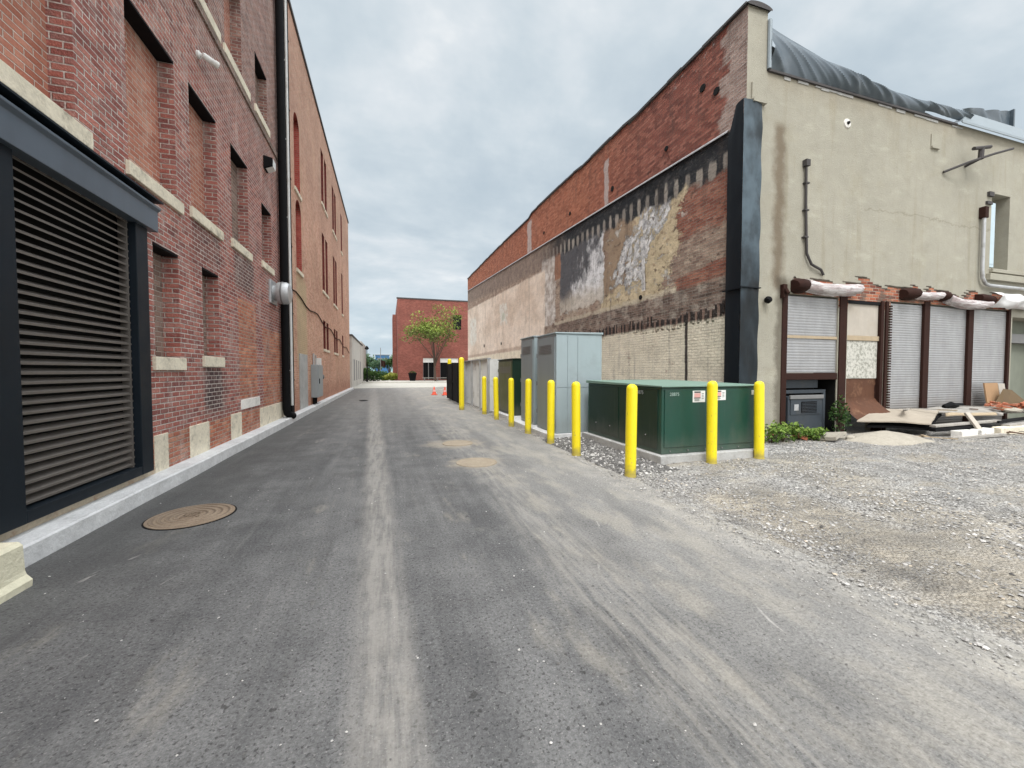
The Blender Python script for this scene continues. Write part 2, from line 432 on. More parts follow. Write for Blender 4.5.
    c = m.scale(c, (med - .5) * .8 + (fine - .5) * .9 + 1.0)
    m.base(c)
    pl = m.math('MAXIMUM', m.math('MAXIMUM', och, gw), m.math('MAXIMUM', cr, dk))
    m.bump((1.0 - mask) * (1.0 - pl * .8) * .6 + med * 1.2 + fine * .6 + gw * 1.8 + och * .9 + ws * .8 - gap * 3.0 + tp * .8 - tb * 1.0, .03)
    return m.mat

def stucco_mat():
    m = Mat('weathered cream stucco', .92); u, v = m.uv(); p = m.vec(u, v)
    big = m.noise(p, .5, 5.0, .6); med = m.noise(p, 2.5, 5.0, .65); fine = m.noise(p, 40.0, 3.0, .6)
    w1 = m.noise(m.vec(u * 1.0, v), 1.6, 5.0, .7) - .5
    c = m.mix(big, (.29,.275,.225), (.385,.367,.305))
    st = m.sm(m.noise(m.vec(u * 3.5, v * .25), 1.2, 4.0, .6), .52, .72)
    c = m.mix(st * .5, c, (.27,.24,.175))
    bl = m.sm(m.noise(p, 1.1, 6.0, .72), .5, .68)
    c = m.mix(bl * .4, c, (.31,.285,.215))
    pale = m.sm(m.noise(m.vec(u * .7, v * 1.6), 1.5, 5.0, .65), .54, .72)
    c = m.mix(pale * .4, c, (.455,.44,.365))
    # faint brick joints ghosting through
    mask, rnd = m.bricks(u, v, .4, .2, .012)
    c = m.mix(mask * m.sm(med, .45, .65) * .18, c, (.30,.28,.21))
    # brown rain stain by the pier, dark drips along the wall edge
    stn = m.box(u + w1 * .45, v, 8.12, 8.42, 3.3, 6.9, .12)
    c = m.mix(stn * .78, c, (.13,.095,.06))
    low = m.box(u + w1 * .5, v, 8.25, 8.6, -.2, 3.6, .10)
    c = m.mix(low * .7, c, (.085,.07,.05))
    top = m.sm(v + w1 * .9, 7.35, 7.95) * m.sm(u, 7.84, 7.9)
    c = m.mix(top * .35, c, (.26,.22,.16))
    hd = m.box(u + w1 * .5, v + w1 * .6, 11.0, 17.0, 5.4, 5.43, .015)
    c = m.mix(hd * .5, c, (.2,.18,.13))
    # broken away to brick above the shutters
    bm, br = m.bricks(u, v, .21, .075, .012, .01)
    ub = m.math('FLOOR', u / .21 + m.math('FLOOR', v / .075) * .5) * .21
    edge = 3.60 + m.math('ROUND', (m.noise(m.vec(ub * 1.1, 3.0), 1.0, 3.0, .6) - .5) * 14.0) * .075 + w1 * .08
    ex = m.box(u, v, 8.75, 17.1, 3.0, 20.0, .05) * (1.0 - m.sm(v, edge - .03, edge + .03))
    bc = m.mix(bm, m.ramp(br, [(0, (.15,.05,.035)), (.5, (.36,.11,.06)), (1, (.45,.19,.11))]), (.44,.38,.31))
    bc = m.mix(m.sm(m.noise(p, 2.6, 4.0, .65), .5, .62) * .75, bc, (.13,.10,.08))
    c = m.mix(ex, c, bc)
    rim = m.box(u, v - edge, 8.75, 17.1, -.03, .03, .02)
    c = m.mix(rim * .7, c, (.06,.05,.04))  # dark line paints the shadow along the broken stucco edge
    c = m.scale(c, (med - .5) * .35 + (fine - .5) * .3 + 1.0)
    m.base(c); m.bump(fine * .4 + med * .6 - ex * 2.5 - ex * bm * 1.0, .02); return m.mat

def asphalt_mat():
    m = Mat('dusty patched asphalt', .92, 0, .3); u, v = m.uv(); p = m.vec(u, v)
    big = m.noise(p, .4, 4.0, .62); med = m.noise(p, 1.9, 4.0, .68); sp = m.noise(p, 120.0, 3.0, .75); g2 = m.noise(p, 48.0, 4.0, .75)
    ln = m.noise(m.vec(u * 2.4, v * .16), 1.0, 4.0, .66)          # streaks along the alley
    ln2 = m.noise(m.vec(u * 6.0 + v * .12, v * .30), 1.0, 4.0, .7)
    c = m.mix(m.sm(med * .45 + ln * .55, .30, .70), (.082,.083,.085), (.180,.180,.178))
    c = m.mix(m.sm(ln2, .52, .76) * .26, c, (.25,.243,.23))
    c = m.mix(m.sm(ln2, .48, .28) * .0 + (1.0 - m.sm(ln2, .28, .44)) * .36, c, (.068,.067,.066))
    blot = m.sm(m.noise(p, 1.1, 4.0, .75), .54, .68)
    c = m.mix(blot * .4, c, (.085,.083,.081))
    # grain: pale and dark chips
    c = m.scale(c, (g2 - .5) * 1.8 + (sp - .5) * 1.3 + .98)
    chips = m.sm(m.noise(p, 75.0, 2.0, .5), .63, .70)
    c = m.mix(chips * .42, c, (.36,.35,.335))
    dchip = m.sm(m.noise(m.vec(u + 9.0, v), 52.0, 2.0, .5), .60, .66)
    c = m.mix(dchip * .65, c, (.030,.029,.028))
    pit = m.sm(m.noise(m.vec(u + 3.0, v), 15.0, 2.0, .5), .70, .74)
    c = m.mix(pit * .7, c, (.035,.034,.033))
    # worn pale wheel track left of the middle, streaked along its length
    cx = -.10 + (v - 4.0) * -.035
    off = m.math('ABSOLUTE', u - cx + (m.noise(m.vec(u * 2.0, v * .5), 2.0, 4.0, .7) - .5) * .16)
    tr = 1.0 - m.sm(off, .06, .20 + v * .006)
    st = m.sm(m.noise(m.vec(u * 14.0, v * 1.1), 1.0, 4.0, .7) + (m.noise(p, 9.0, 4.0, .7) - .5) * .4, .30, .62)
    c = m.mix(tr * (st * .36 + .16) * (1.0 - m.sm(v, 14.0, 30.0) * .6), c, (.40,.38,.345))
    # second, fainter track
    t2 = 1.0 - m.sm(m.math('ABSOLUTE', u - 1.45 - (v - 4.0) * .02 + (med - .5) * .4), .12, .42)
    st2 = m.sm(m.noise(m.vec(u * 11.0, v * .9), 1.3, 4.0, .7), .36, .66)
    c = m.mix(t2 * st2 * .42, c, (.38,.36,.32))
    # beige dust drifting in from the lot on the right
    du = m.sm(u + (big - .5) * 1.5 + (ln - .5) * 1.3 + (med - .5) * .8 + v * .03, .9, 2.9)
    dust = m.mix(m.noise(m.vec(u * 3.0, v * .9), 1.4, 4.0, .72), (.155,.152,.146), (.345,.336,.315))
    dust = m.scale(dust, (g2 - .5) * 1.7 + (sp - .5) * 1.0 + 1.0)
    dust = m.mix(dchip * .4, dust, (.05,.048,.045))
    c = m.mix(du * .74, c, dust)
    edge = m.sm(u + (med - .5) * .9, 2.55, 3.15) * (1.0 - m.sm(v, 6.0, 9.0))
    c = m.mix(edge * (m.sm(m.noise(p, 5.0, 4.0, .75), .40, .58) * .6 + .15), c, m.mix(g2, (.22,.21,.19), (.50,.48,.44)))
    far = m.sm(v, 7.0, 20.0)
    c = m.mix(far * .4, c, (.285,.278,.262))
    sand = m.sm(m.noise(m.vec(u * 1.6, v * .55), 1.4, 4.0, .72) + m.sm(u, .3, 2.2) * .12, .56, .76)
    c = m.mix(sand * .36, c, m.scale((.40,.37,.31), g2 + .5))
    for (qx, qy, qa, qb) in ((1.33, 6.38, .52, .46), (1.30, 8.2, .66, .60)):
        ddx = (u - qx) / qa; ddy = (v - qy) / qb
        dd = m.math('SQRT', ddx * ddx + ddy * ddy) + (m.noise(p, 3.0, 4.0, .72) - .5) * 1.5
        c = m.mix((1.0 - m.sm(dd, .35, 1.15)) * .72, c, m.mix(m.noise(p, 8.0, 4.0, .7), (.23,.20,.16), (.43,.385,.31)))
    # darker newer strip by the kerb and round the iron cover
    dk = (1.0 - m.sm(u + (med - .5) * 1.6, -2.35, -1.0)) * m.sm(v, 1.5, 4.5) * (1.0 - m.sm(v, 9.0, 20.0) * .5)
    c = m.mix(dk * .6, c, m.scale((.075,.074,.073), g2 + .5))
    # light scrapes
    sc = m.sm(m.noise(m.vec(u * 9.0 - v * 3.0, v * 1.4 + u * .9), 1.0, 4.0, .6), .66, .72) * m.sm(m.noise(p, .9, 3.0), .52, .6)
    c = m.mix(sc * .5, c, (.48,.46,.43))
    m.base(c)
    m.bump(sp * .35 + g2 * .55 + m.noise(p, 12.0, 4.0) * .5, .008); return m.mat

def gravel_mat(name='compacted crushed gravel', stones=False):
    m = Mat(name, .95)
    if stones:
        u, v = m.uv()
        c = m.ramp(u, [(0, (.10,.097,.093)), (.35, (.25,.243,.232)), (.7, (.40,.39,.372)), (.92, (.57,.555,.53)), (1, (.50,.43,.34))])
        x, y, z = m.geo()
        c = m.scale(c, m.noise(m.vec(x, y, z), 60.0, 3.0) * .6 + .7)
        m.base(c); return m.mat
    u, v = m.uv(); p = m.vec(u, v)
    big = m.noise(p, .35, 4.0, .6); med = m.noise(p, 1.5, 4.0, .68); f1 = m.noise(p, 42.0, 4.0, .75)
    ve = m.voro(p, 46.0, 'Color'); vd = m.voro(p, 46.0); v2 = m.voro(p, 95.0, 'Color')
    sp = m.n('ShaderNodeSeparateXYZ'); m.link(ve, sp.inputs[0]); r1 = S(m, sp.outputs[0])
    sp2 = m.n('ShaderNodeSeparateXYZ'); m.link(v2, sp2.inputs[0]); r2 = S(m, sp2.outputs[0])
    c = m.ramp(r1 * .55 + r2 * .45, [(0, (.14,.137,.132)), (.4, (.34,.332,.318)), (.75, (.50,.49,.468)), (1, (.68,.665,.64))])
    c = m.mix(m.sm(vd, .45, .75) * .55, c, (.10,.093,.085))
    # bare sandy ruts parallel with the alley edge and spreading into the lot
    wob = (m.noise(m.vec(u * .5, v * .5), 1.2, 4.0, .65) - .5) * 1.2
    rut = m.box(u - 3.25 + wob, v, .15, 1.35, -9.0, 4.0, .3)
    rut2 = m.box(u - 5.4 - (v - 3.0) * .55 + wob * 1.4, v, -.45, .45, -9.0, 5.2, .3)
    s3 = m.sm(m.noise(m.vec(u * .45 + 4.0, v * 1.1), .9, 4.0, .7), .47, .60)
    sand = m.math('MAXIMUM', m.math('MAXIMUM', rut, rut2 * .9) * m.sm(med + (r2 - .5) * .35, .30, .50), s3 * .8)
    rip = m.noise(m.vec(u * 9.0 - v * 5.0, v * 2.2 + u * 3.2), 1.0, 4.0, .65)
    tread = m.sm(m.noise(m.vec(u * 2.2 - v * 1.2, v * 16.0 + u * 7.0), 1.0, 3.0), .42, .62) * rut
    sc_ = m.mix(rip * .5 + med * .5, (.25,.22,.175), (.54,.485,.395))
    sc_ = m.mix(tread * .4, sc_, (.16,.135,.10))
    sc_ = m.scale(sc_, (f1 - .5) * 1.2 + 1.0)
    c = m.mix(sand * .84, c, sc_)
    c = m.mix(m.sm(m.noise(p, .8, 4.0), .5, .7) * .3, c, (.50,.475,.43))
    dkz = m.sm(m.noise(m.vec(u * .7, v * 1.8), 1.3, 4.0, .74), .51, .63)
    c = m.mix(dkz * .42, c, m.scale((.18,.172,.16), f1 + .5))
    c = m.scale(c, (med - .5) * 1.1 + (f1 - .5) * .5 + 1.0)
    m.base(c); m.bump((1.0 - vd) * .9 + f1 * .7 + rip * sand * .8 + med * 2.0, .03); return m.mat

M = {}
M['brick1'] = brick_mat_left()
M['infill'] = brick_mat_plain('orange pink infill brick', [(0, (.31,.105,.07)), (.5, (.46,.185,.125)), (1, (.54,.27,.195))], (.62,.50,.43), wash=.5, washc=(.60,.45,.37))
M['infill_dirty'] = brick_mat_plain('dirty grey brown infill brick', [(0, (.10,.07,.06)), (.5, (.24,.155,.125)), (1, (.34,.24,.2))], (.42,.37,.32), wash=.5, washc=(.30,.27,.24))
M['brick_orange'] = brick_mat_plain('weathered orange tan brick', [(0, (.44,.20,.14)), (.5, (.60,.325,.225)), (1, (.70,.44,.33))], (.66,.50,.39), wash=.3, washc=(.56,.41,.28), extra=orange_extra)
M['brick_redfill'] = brick_mat_plain('red infill brick', [(0, (.34,.06,.05)), (1, (.50,.13,.10))], (.40,.22,.17))
M['brick_darkfill'] = brick_mat_plain('dark red infill brick', [(0, (.14,.03,.027)), (1, (.25,.055,.047))], (.18,.08,.065))
M['brick_far'] = brick_mat_plain('dark red brick', [(0, (.15,.042,.032)), (.5, (.22,.066,.050)), (1, (.29,.10,.075))], (.27,.15,.12), bw=.3, bh=.12, mort=.016, wash=.25, washc=(.16,.05,.04))
M['sidewall'] = side_wall_mat()
M['stucco'] = stucco_mat()
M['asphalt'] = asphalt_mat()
M['gravel'] = gravel_mat()
M['stones'] = gravel_mat('crushed stones', True)
M['lime'] = stone_mat('buff limestone', (.74,.675,.54))
M['rubble'] = stone_mat('mortar and broken brick rubble', (.50,.43,.33), (.36,.19,.12), .9)
M['limewhite'] = stone_mat('whitish stone', (.78,.76,.72), amt=.35)
M['kerb'] = stone_mat('pale new concrete', (.60,.605,.61), (.30,.29,.28), .35)
M['concrete'] = stone_mat('grey concrete', (.43,.43,.42), (.22,.20,.18), .4)
M['slabc'] = stone_mat('sandy concrete slab', (.37,.34,.285), (.26,.235,.195), .5)
M['pavement'] = stone_mat('pale street concrete', (.42,.405,.365), (.36,.34,.3), .3)
M['steel_blue'] = simple('blue black painted steel', (.007,.012,.018), .5, .0, .3, 4.0, spec=.25)
M['fascia'] = simple('blue grey painted steel fascia', (.095,.12,.15), .34, .2, .4, 2.0, spec=.6)
M['louver'] = simple('brown grey louvre blades', (.155,.138,.124), .5, .3, .25, 5.0, spec=.5)
M['black'] = simple('matt black paint', (.006,.006,.007), .75, 0, .3, 5.0, spec=.15)
M['darkvoid'] = simple('dark interior', (.006,.006,.006), .9)
M['galv'] = simple('galvanised sheet', (.50,.51,.52), .45, .55, .3, 5.0, grime=((.25,.24,.23), .5))
M['white'] = simple('white painted metal', (.74,.74,.72), .5, 0, .15, 6.0, grime=((.4,.36,.3), .4))
M['yellow'] = None
def yellow_mat():
    m = Mat('yellow bollard sleeve', .42, 0, .45); x, y, z = m.geo(); p = m.vec(x, y, z)
    c = m.mix(m.noise(p, 9.0, 4.0), (.80,.64,.010), (.90,.74,.018))
    dirt = (1.0 - m.sm(z + (m.noise(p, 11.0, 4.0) - .5) * .22, .02, .20))
    c = m.mix(dirt * .7, c, (.22,.18,.09))
    sc = m.sm(m.noise(m.vec(x * 3.0, y * 3.0, z), 14.0, 4.0, .7), .63, .70)
    c = m.mix(sc * .7, c, (.30,.24,.07))
    sf = m.sm(m.noise(p, 24.0, 5.0, .75), .60, .66) * (1.0 - m.sm(z, .3, .9))
    c = m.mix(sf * .6, c, (.27,.24,.18))
    m.base(c); return m.mat
M['yellow'] = yellow_mat()
M['yellowpaint'] = simple('faded yellow painted concrete', (.72,.68,.52), .9, 0, .3, 5.0, .01, grime=((.66,.64,.56), .95))
M['green'] = simple('glossy dark green enclosure paint', (.005,.052,.034), .45, 0, .3, 2.0, spec=.5, grime=((.03,.05,.04), .4), dust=.45)
M['green_top'] = simple('lit green lid', (.17,.27,.22), .5, 0, .25, 3.0, spec=.5)  # paler than the body: light on the lid is put into its colour
M['cabinet'] = simple('blue grey cabinet enamel', (.31,.375,.395), .42, 0, .12, 2.5, spec=.45, grime=((.26,.30,.31), .5), dust=.45)
M['cabinet_dark'] = simple('grey cabinet door enamel', (.22,.255,.265), .45, 0, .15, 2.5, spec=.45, dust=.45)
M['olive'] = simple('olive green enclosure paint', (.060,.075,.035), .4, 0, .2, 2.5, spec=.5, dust=.45)
M['dkgreen'] = simple('near black green paint', (.010,.028,.018), .45, 0, .2, 2.5, dust=.45)  # cabinet paint; on the transformer it colours the shaded side
M['pale_metal'] = simple('pale grey corrugated metal', (.66,.67,.65), .5, .05, .25, 2.0, grime=((.30,.27,.23), .6))
M['shutter'] = None
def shutter_mat():
    m = Mat('dull grey aluminium shutter', .45, .35, .4); x, y, z = m.geo(); p = m.vec(x, y, z)
    c = m.mix(m.noise(m.vec(x * 1.4, y, z * .5), 2.2, 5.0, .65), (.22,.222,.225), (.44,.442,.45))
    c = m.mix(m.sm(m.noise(m.vec(x * .8, y, z * 9.0), 1.6, 4.0, .65), .52, .7) * .45, c, (.30,.285,.27))
    low = 1.0 - m.sm(z + (m.noise(p, 3.0, 4.0) - .5) * .6, .45, .95)
    c = m.mix(low * .6, c, (.26,.235,.21))
    m.base(c); m.rough(m.noise(p, 5.0, 4.0) * .3 + .35); return m.mat
M['shutter'] = shutter_mat()
M['brownpost'] = simple('oxide brown painted steel', (.034,.0155,.012), .8, 0, .45, 6.0, .004, spec=.12, grime=((.035,.02,.018), .7))
M['rust'] = simple('rusty brown sheet metal', (.105,.047,.027), .8, .1, .55, 3.5, .004, grime=((.30,.17,.10), .6))
M['wood_white'] = simple('bleached plywood board', (.44,.40,.345), .9, 0, .25, 3.5, .004, grime=((.40,.34,.27), .5))
M['wood_tan'] = simple('tan timber', (.40,.32,.22), .9, 0, .35, 5.0, .004)
M['wood_grey'] = simple('weathered grey timber', (.36,.34,.31), .95, 0, .4, 6.0, .006, grime=((.14,.12,.10), .6))
M['ply'] = simple('dusty weathered plywood', (.37,.325,.265), .95, 0, .3, 2.2, .006, grime=((.29,.24,.19), .7))
M['card'] = simple('brown cardboard', (.36,.225,.125), .9, 0, .2, 4.0)
M['card_dark'] = simple('wet dark cardboard', (.13,.09,.05), .9, 0, .3, 4.0)
M['vinyl'] = simple('white pinkish awning vinyl', (.60,.55,.54), .5, 0, .22, 6.0, grime=((.42,.30,.30), .6))
def vinyl_mat():
    m = Mat('white pinkish awning vinyl', .5, 0, .35); x, y, z = m.geo()
    a = m.noise(m.vec(x * 1.3, y * 9.0, z * 9.0), 1.6, 5.0, .65, 1.2); b = m.noise(m.vec(x, y, z), 7.0, 5.0, .7)
    c = m.mix(m.sm(a, .38, .62), (.56,.46,.46), (.80,.77,.765))
    c = m.mix(m.sm(b, .55, .7) * .6, c, (.36,.31,.29))
    m.base(c); m.bump(a * 2.0 + b * .5, .05); return m.mat
M['vinyl'] = vinyl_mat()
M['cloth'] = simple('pale crumpled sheeting', (.66,.66,.66), .6, 0, .2, 5.0, grime=((.5,.36,.36), .6))
M['tarp'] = simple('slate blue roof membrane', (.056,.078,.098), .36, 0, .35, 1.8, .002, spec=.55, grime=((.11,.135,.155), .6))
M['wrapblack'] = simple('black rubber membrane', (.005,.008,.012), .6, 0, .5, 1.6, .002, spec=.2)
def wrapfront_mat():
    m = Mat('blue black membrane', .5, 0, .3); x, y, z = m.geo(); p = m.vec(x, y, z)
    a = m.noise(m.vec(x * 1.2, y, z * .8), 1.6, 4.0, .6)
    c = m.mix(m.sm(z + (a - .5) * 2.4, 2.6, 5.6), (.009,.015,.020), (.060,.085,.104))
    c = m.scale(c, m.sm(a, .3, .7) * 1.1 + .35); m.base(c); return m.mat
M['wrapfront'] = wrapfront_mat()
M['flash'] = simple('light blue grey flashing', (.28,.325,.355), .4, .2, .15, 3.0)
M['ltblue'] = simple('light blue painted sash', (.47,.58,.64), .5, 0, .15, 5.0)
M['coping'] = simple('dark weathered coping', (.06,.055,.055), .7, 0, .35, 4.0)
M['rustyiron'] = None
def manhole_mat(dusty):
    m = Mat('manhole iron', .7, .1); x, y, z = m.geo(); p = m.vec(x, y, z)
    a = m.noise(p, 6.0, 5.0, .7); b = m.noise(p, 60.0, 3.0)
    c = m.mix(a, (.15,.105,.072), (.38,.30,.22))
    if dusty: c = m.mix(a, (.22,.175,.125), (.42,.36,.275))
    c = m.scale(c, b * .8 + .6)
    if not dusty:
        ax = x + 1.95; ay = y - 4.88
        d = m.math('SQRT', ax * ax + ay * ay)
        rg = m.sm(m.math('ABSOLUTE', m.math('FRACT', d * 15.9) - .5), .25, .40)
        c = m.mix(rg * .38, c, (.07,.05,.038))
    m.base(c); m.bump(b, .004); return m.mat
M['rustyiron'] = manhole_mat(False); M['dusty'] = manhole_mat(True)
M['orange'] = simple('orange cone plastic', (.72,.11,.06), .5, 0, .15)
M['bark'] = simple('grey brown bark', (.085,.062,.048), .95, 0, .4, 8.0, .01)
M['whitepaint'] = simple('white label', (.72,.74,.72), .6, 0, .08)
M['pink'] = simple('faded red print', (.66,.36,.34), .6, 0, .1)
M['ink'] = simple('dark print', (.05,.05,.05), .6)
M['ltgreentext'] = simple('pale stencil print', (.33,.43,.385), .6)
M['whitewall'] = simple('pale rendered wall', (.50,.475,.44), .9, 0, .25, .6, grime=((.33,.28,.26), .6))
M['blue'] = simple('blue panel', (.045,.14,.30), .6)
M['appliance'] = simple('dull blue grey appliance', (.045,.056,.068), .5, .1, .3, 5.0, grime=((.07,.07,.07), .6))
M['greengrey'] = simple('green grey painted panel', (.20,.215,.175), .8, 0, .3, 3.0)
M['frame_grey'] = simple('grey frame metal', (.20,.20,.20), .6, .2, .2)
M['greybox'] = simple('grey electrical enclosure', (.33,.36,.37), .5, .1, .15, 4.0)

def speck_mat():
    m = Mat('speckled white board', .9); x, y, z = m.geo(); p = m.vec(x, y, z)
    c = m.mix(m.sm(m.noise(p, 14.0, 5.0, .75), .46, .58), (.54,.53,.48), (.30,.30,.26))
    c = m.mix((1.0 - m.sm(m.math('ABSOLUTE', z - 1.78), .01, .04)) * .35, c, (.3,.3,.27))
    m.base(c); return m.mat
M['speck'] = speck_mat()
def leaf_mat(name, stops):
    m = Mat(name, .7, 0, .25); u, v = m.uv()
    c = m.ramp(u, stops); m.base(c)
    m.b.inputs['Subsurface Weight'].default_value = 0.0
    return m.mat
M['leaf_tree'] = leaf_mat('spring yellow green leaves', [(0, (.085,.095,.03)), (.35, (.11,.155,.03)), (.7, (.18,.245,.04)), (1, (.28,.34,.07))])
M['leaf_dark'] = leaf_mat('dark green leaves', [(0, (.012,.035,.008)), (.5, (.03,.075,.016)), (1, (.075,.13,.03))])
M['leaf_weed'] = leaf_mat('fresh weed leaves', [(0, (.05,.10,.015)), (.5, (.11,.20,.03)), (1, (.26,.35,.08))])
M['leaf_lime'] = leaf_mat('lime shrub leaves', [(0, (.10,.13,.02)), (.5, (.22,.26,.04)), (1, (.36,.38,.09))])
M['leaf_far'] = leaf_mat('hazy distant leaves', [(0, (.035,.085,.05)), (.5, (.07,.14,.075)), (1, (.14,.21,.12))])
def hill_mat():
    m = Mat('distant wooded hillside', 1.0, 0, 0); u, v = m.uv()
    c = m.mix(m.noise(m.vec(u, v), .02, 5.0, .7), (.13,.225,.235), (.20,.30,.30)); m.base(c); return m.mat  # bluish haze of distance is baked into this colour
M['hill'] = hill_mat()
M['ground'] = stone_mat('pale dusty earth', (.30,.28,.23), (.16,.17,.10), .6)

# ------------------------------------------------------------------ setting
g = MB()
g.quad((-2500,-400,-.12), (2500,-400,-.12), (2500,3000,-.12), (-2500,3000,-.12))
tag(g.build('ground', M['ground']), kind='structure')

def nz2(x, y, s, seed=0.0): return mnoise.noise(Vector((x * s + seed, y * s - seed, seed)))
g = MB()
def asp(i, j):
    y = -9.0 + 45.6 * j
    xe = 3.20 + nz2(0.3, y, 1.1) * .12 + nz2(0.9, y, 4.0, 3.0) * .08 + nz2(0.9, y, 9.0, 3.0) * .04
    x = -2.75 + (xe + 2.75) * i
    z = .004 + .006 * nz2(x, y, .6, 5.0)
    if i > .97: z = -.006
    return (x, y, z)
g.grid(40, 240, asp)
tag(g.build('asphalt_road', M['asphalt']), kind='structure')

def gz(x, y):
    """height of the gravel lot"""
    a = min(1.0, max(0.0, (x - 3.05) / .9))
    return -.022 + a * (.022 + .045 * nz2(x, y, .55, 2.0) + .035 * nz2(x, y, 1.6, 9.0) + .014 * nz2(x, y, 4.0, 3.0) + .012)
g = MB()
def grv(i, j):
    x = 2.95 + 27.0 * i ** 1.5; y = -9.0 + 46.0 * j
    return (x, y, gz(x, y))
g.grid(120, 300, grv)
tag(g.build('gravel_lot', M['gravel']), kind='structure')

# loose stones lying on the lot: nobody could count them
st = MB(); uvr = []; rs = random.Random(5)
def add_stone(x, y, r, z0, tone):
    q = [Vector((rs.uniform(.7, 1.3) * r * math.cos(w), rs.uniform(.7, 1.3) * r * math.sin(w), rs.uniform(-.15, .25) * r)) for w in (0.3, 1.6, 2.9, 4.1, 5.3)]
    a = rs.uniform(0, 6.28); ca, sa = math.cos(a), math.sin(a)
    P = [(x + p.x * ca - p.y * sa, y + p.x * sa + p.y * ca, z0 + p.z + r * .2) for p in q]
    P.append((x + rs.uniform(-.3, .3) * r, y + rs.uniform(-.3, .3) * r, z0 + r * rs.uniform(.6, 1.0)))
    st.add(P, [(0,1,5), (1,2,5), (2,3,5), (3,4,5), (4,0,5)])
    for _ in range(5): uvr.append((tone, 0))
n = 0
while n < 42000:
    x = 3.05 + (rs.random() ** 1.5) * 11.0; y = rs.uniform(.6, 6.75)
    if y < 1.0 + (x - 3.0) * .12: continue
    if 4.05 < x < 6.35 and 5.28 < y: continue
    dens = .5 + .9 * nz2(x, y, .8, 4.0) + .3 * nz2(x, y, 2.3, 8.0)
    if x < 4.7 and y < 4.6: dens -= .22
    if abs(x - 5.4 - (y - 3.0) * .55) < .5: dens -= .25
    if x < 3.38: dens = .05
    if x > 10.8 and y > 5.5: dens *= .4
    if rs.random() > dens: continue
    r = .004 + .016 * rs.random() ** 2.4
    add_stone(x, y, r, gz(x, y) if x > 3.2 else .004, min(1, max(0, rs.gauss(.50, .24)))); n += 1
for _ in range(5200):                                    # darker ballast round the cabinets
    x = rs.uniform(3.22, 4.12); y = rs.uniform(4.9, 8.15)
    add_stone(x, y, .012 + .03 * rs.random() ** 1.6, gz(x, y) - .002, rs.choice((.0, .0, .03, .06, .1, .2, .3, .8)))
for _ in range(4200):                                    # grit spilt on the asphalt
    x = 3.22 - abs(rs.gauss(0, .26)); y = rs.uniform(.8, 5.2)
    add_stone(x, y, .003 + .006 * rs.random() ** 2.5, .005, min(1, max(0, rs.gauss(.5, .2))))
for _ in range(600):
    x = rs.uniform(-2.5, 3.0); y = rs.uniform(1.2, 7.0)
    add_stone(x, y, .003 + .006 * rs.random() ** 3, .007, rs.choice((.05, .1, .8, .9)))
tag(st.build('loose_gravel', M['stones'], uvrand=uvr), 'loose crushed grey stones strewn over the lot beside the alley', 'gravel', kind='stuff')

g = MB()
def kerbf(i, j):
    prof = [(-2.95, .175), (-2.67, .168), (-2.652, .155), (-2.645, -.03)]
    y = 3.58 + 30.8 * i
    p = prof[int(round(j * 3))]
    return (p[0] + .012 * nz2(0, y, .8) + .004 * nz2(1, y, 5), y, p[1] + .006 * nz2(2, y, .9))
g.grid(160, 3, kerbf, False)
g.quad((-2.95, 3.58, -.03), (-2.645, 3.58, -.03), (-2.66, 3.58, .165), (-2.95, 3.58, .175))
g.quad((-2.95, 34.35, -.03), (-2.645, 34.35, -.03), (-2.66, 34.35, .165), (-2.95, 34.35, .175))
tag(g.build('kerb', M['kerb']), kind='structure')
g = MB()
g.box(-60, 80, 36.7, 36.95, -.1, .02); g.box(-60, 80, 36.95, 52.0, -.1, .010)
tag(g.build('cross_street', M['pavement']), kind='structure')
g = MB(); g.box(-60, 80, 52.0, 59.9, -.1, .13)
tag(g.build('pavement', M['pavement'], bevel=.02), kind='structure')
g = MB()
def hill(i, j):
    a = R(-75 + 150 * i); r = 1300 + 500 * j
    h = (38 + 22 * mnoise.noise(Vector((i * 9, 0, 1))) + 9 * mnoise.noise(Vector((i * 34, 2, 1)))) * math.sin(min(1, j * 1.6) * math.pi / 2)
    return (r * math.sin(a), r * math.cos(a), -1 + h * 1.05)
g.grid(160, 8, hill)
tag(g.build('hills', M['hill']), kind='structure')

# ------------------------------------------------------------------ left brick building
XL = -2.9
mpL = lambda u, v, d: (XL - d, u, v)
b1 = empty('brick_building', (XL, 5.0, 0), 'dark red brick warehouse with bricked up windows and a big black louvred door', 'building')
W = [  # u0,u1,v0,v1, sill u0,u1, sill z0,z1, fill
    (6.38, 7.03, 1.69, 3.18, 6.30, 7.12, 1.51, 'infill_dirty'),
    (7.82, 8.47, 1.75, 3.21, 7.76, 8.58, 1.57, 'infill_dirty'),
    (3.40, 5.08, 3.93, 5.93, 3.30, 5.25, 3.75, 'infill'),
    (5.92, 7.05, 3.97, 5.93, 5.86, 7.16, 3.80, 'infill'),
    (7.50, 8.52, 4.05, 5.95, 7.44, 8.66, 3.88, 'infill'),
    (9.22, 10.2, 4.10, 5.95, 9.14, 10.32, 3.93, 'infill_dirty'),
    (11.2, 12.02, 4.18, 5.60, 11.12, 12.12, 4.02, 'infill_dirty'),
    (7.35, 8.32, 7.66, 9.25, 7.05, 8.75, 7.48, 'infill_dirty'),
    (9.05, 9.98, 7.66, 9.35, 8.95, 10.4, 7.48, 'infill'),
    (10.9, 11.85, 7.70, 8.95, 10.8, 11.95, 7.52, 'infill_dirty'),
    (5.65, 6.6, 7.66, 9.25, 5.5, 6.75, 7.48, 'infill'),
]
DOOR = (4.20, 6.0, .30, 3.30)
wl = MB()
YS = 13.76
wl.wall(mpL, -4.0, YS, -.1, 14.4, [w[:4] for w in W] + [DOOR], .2)
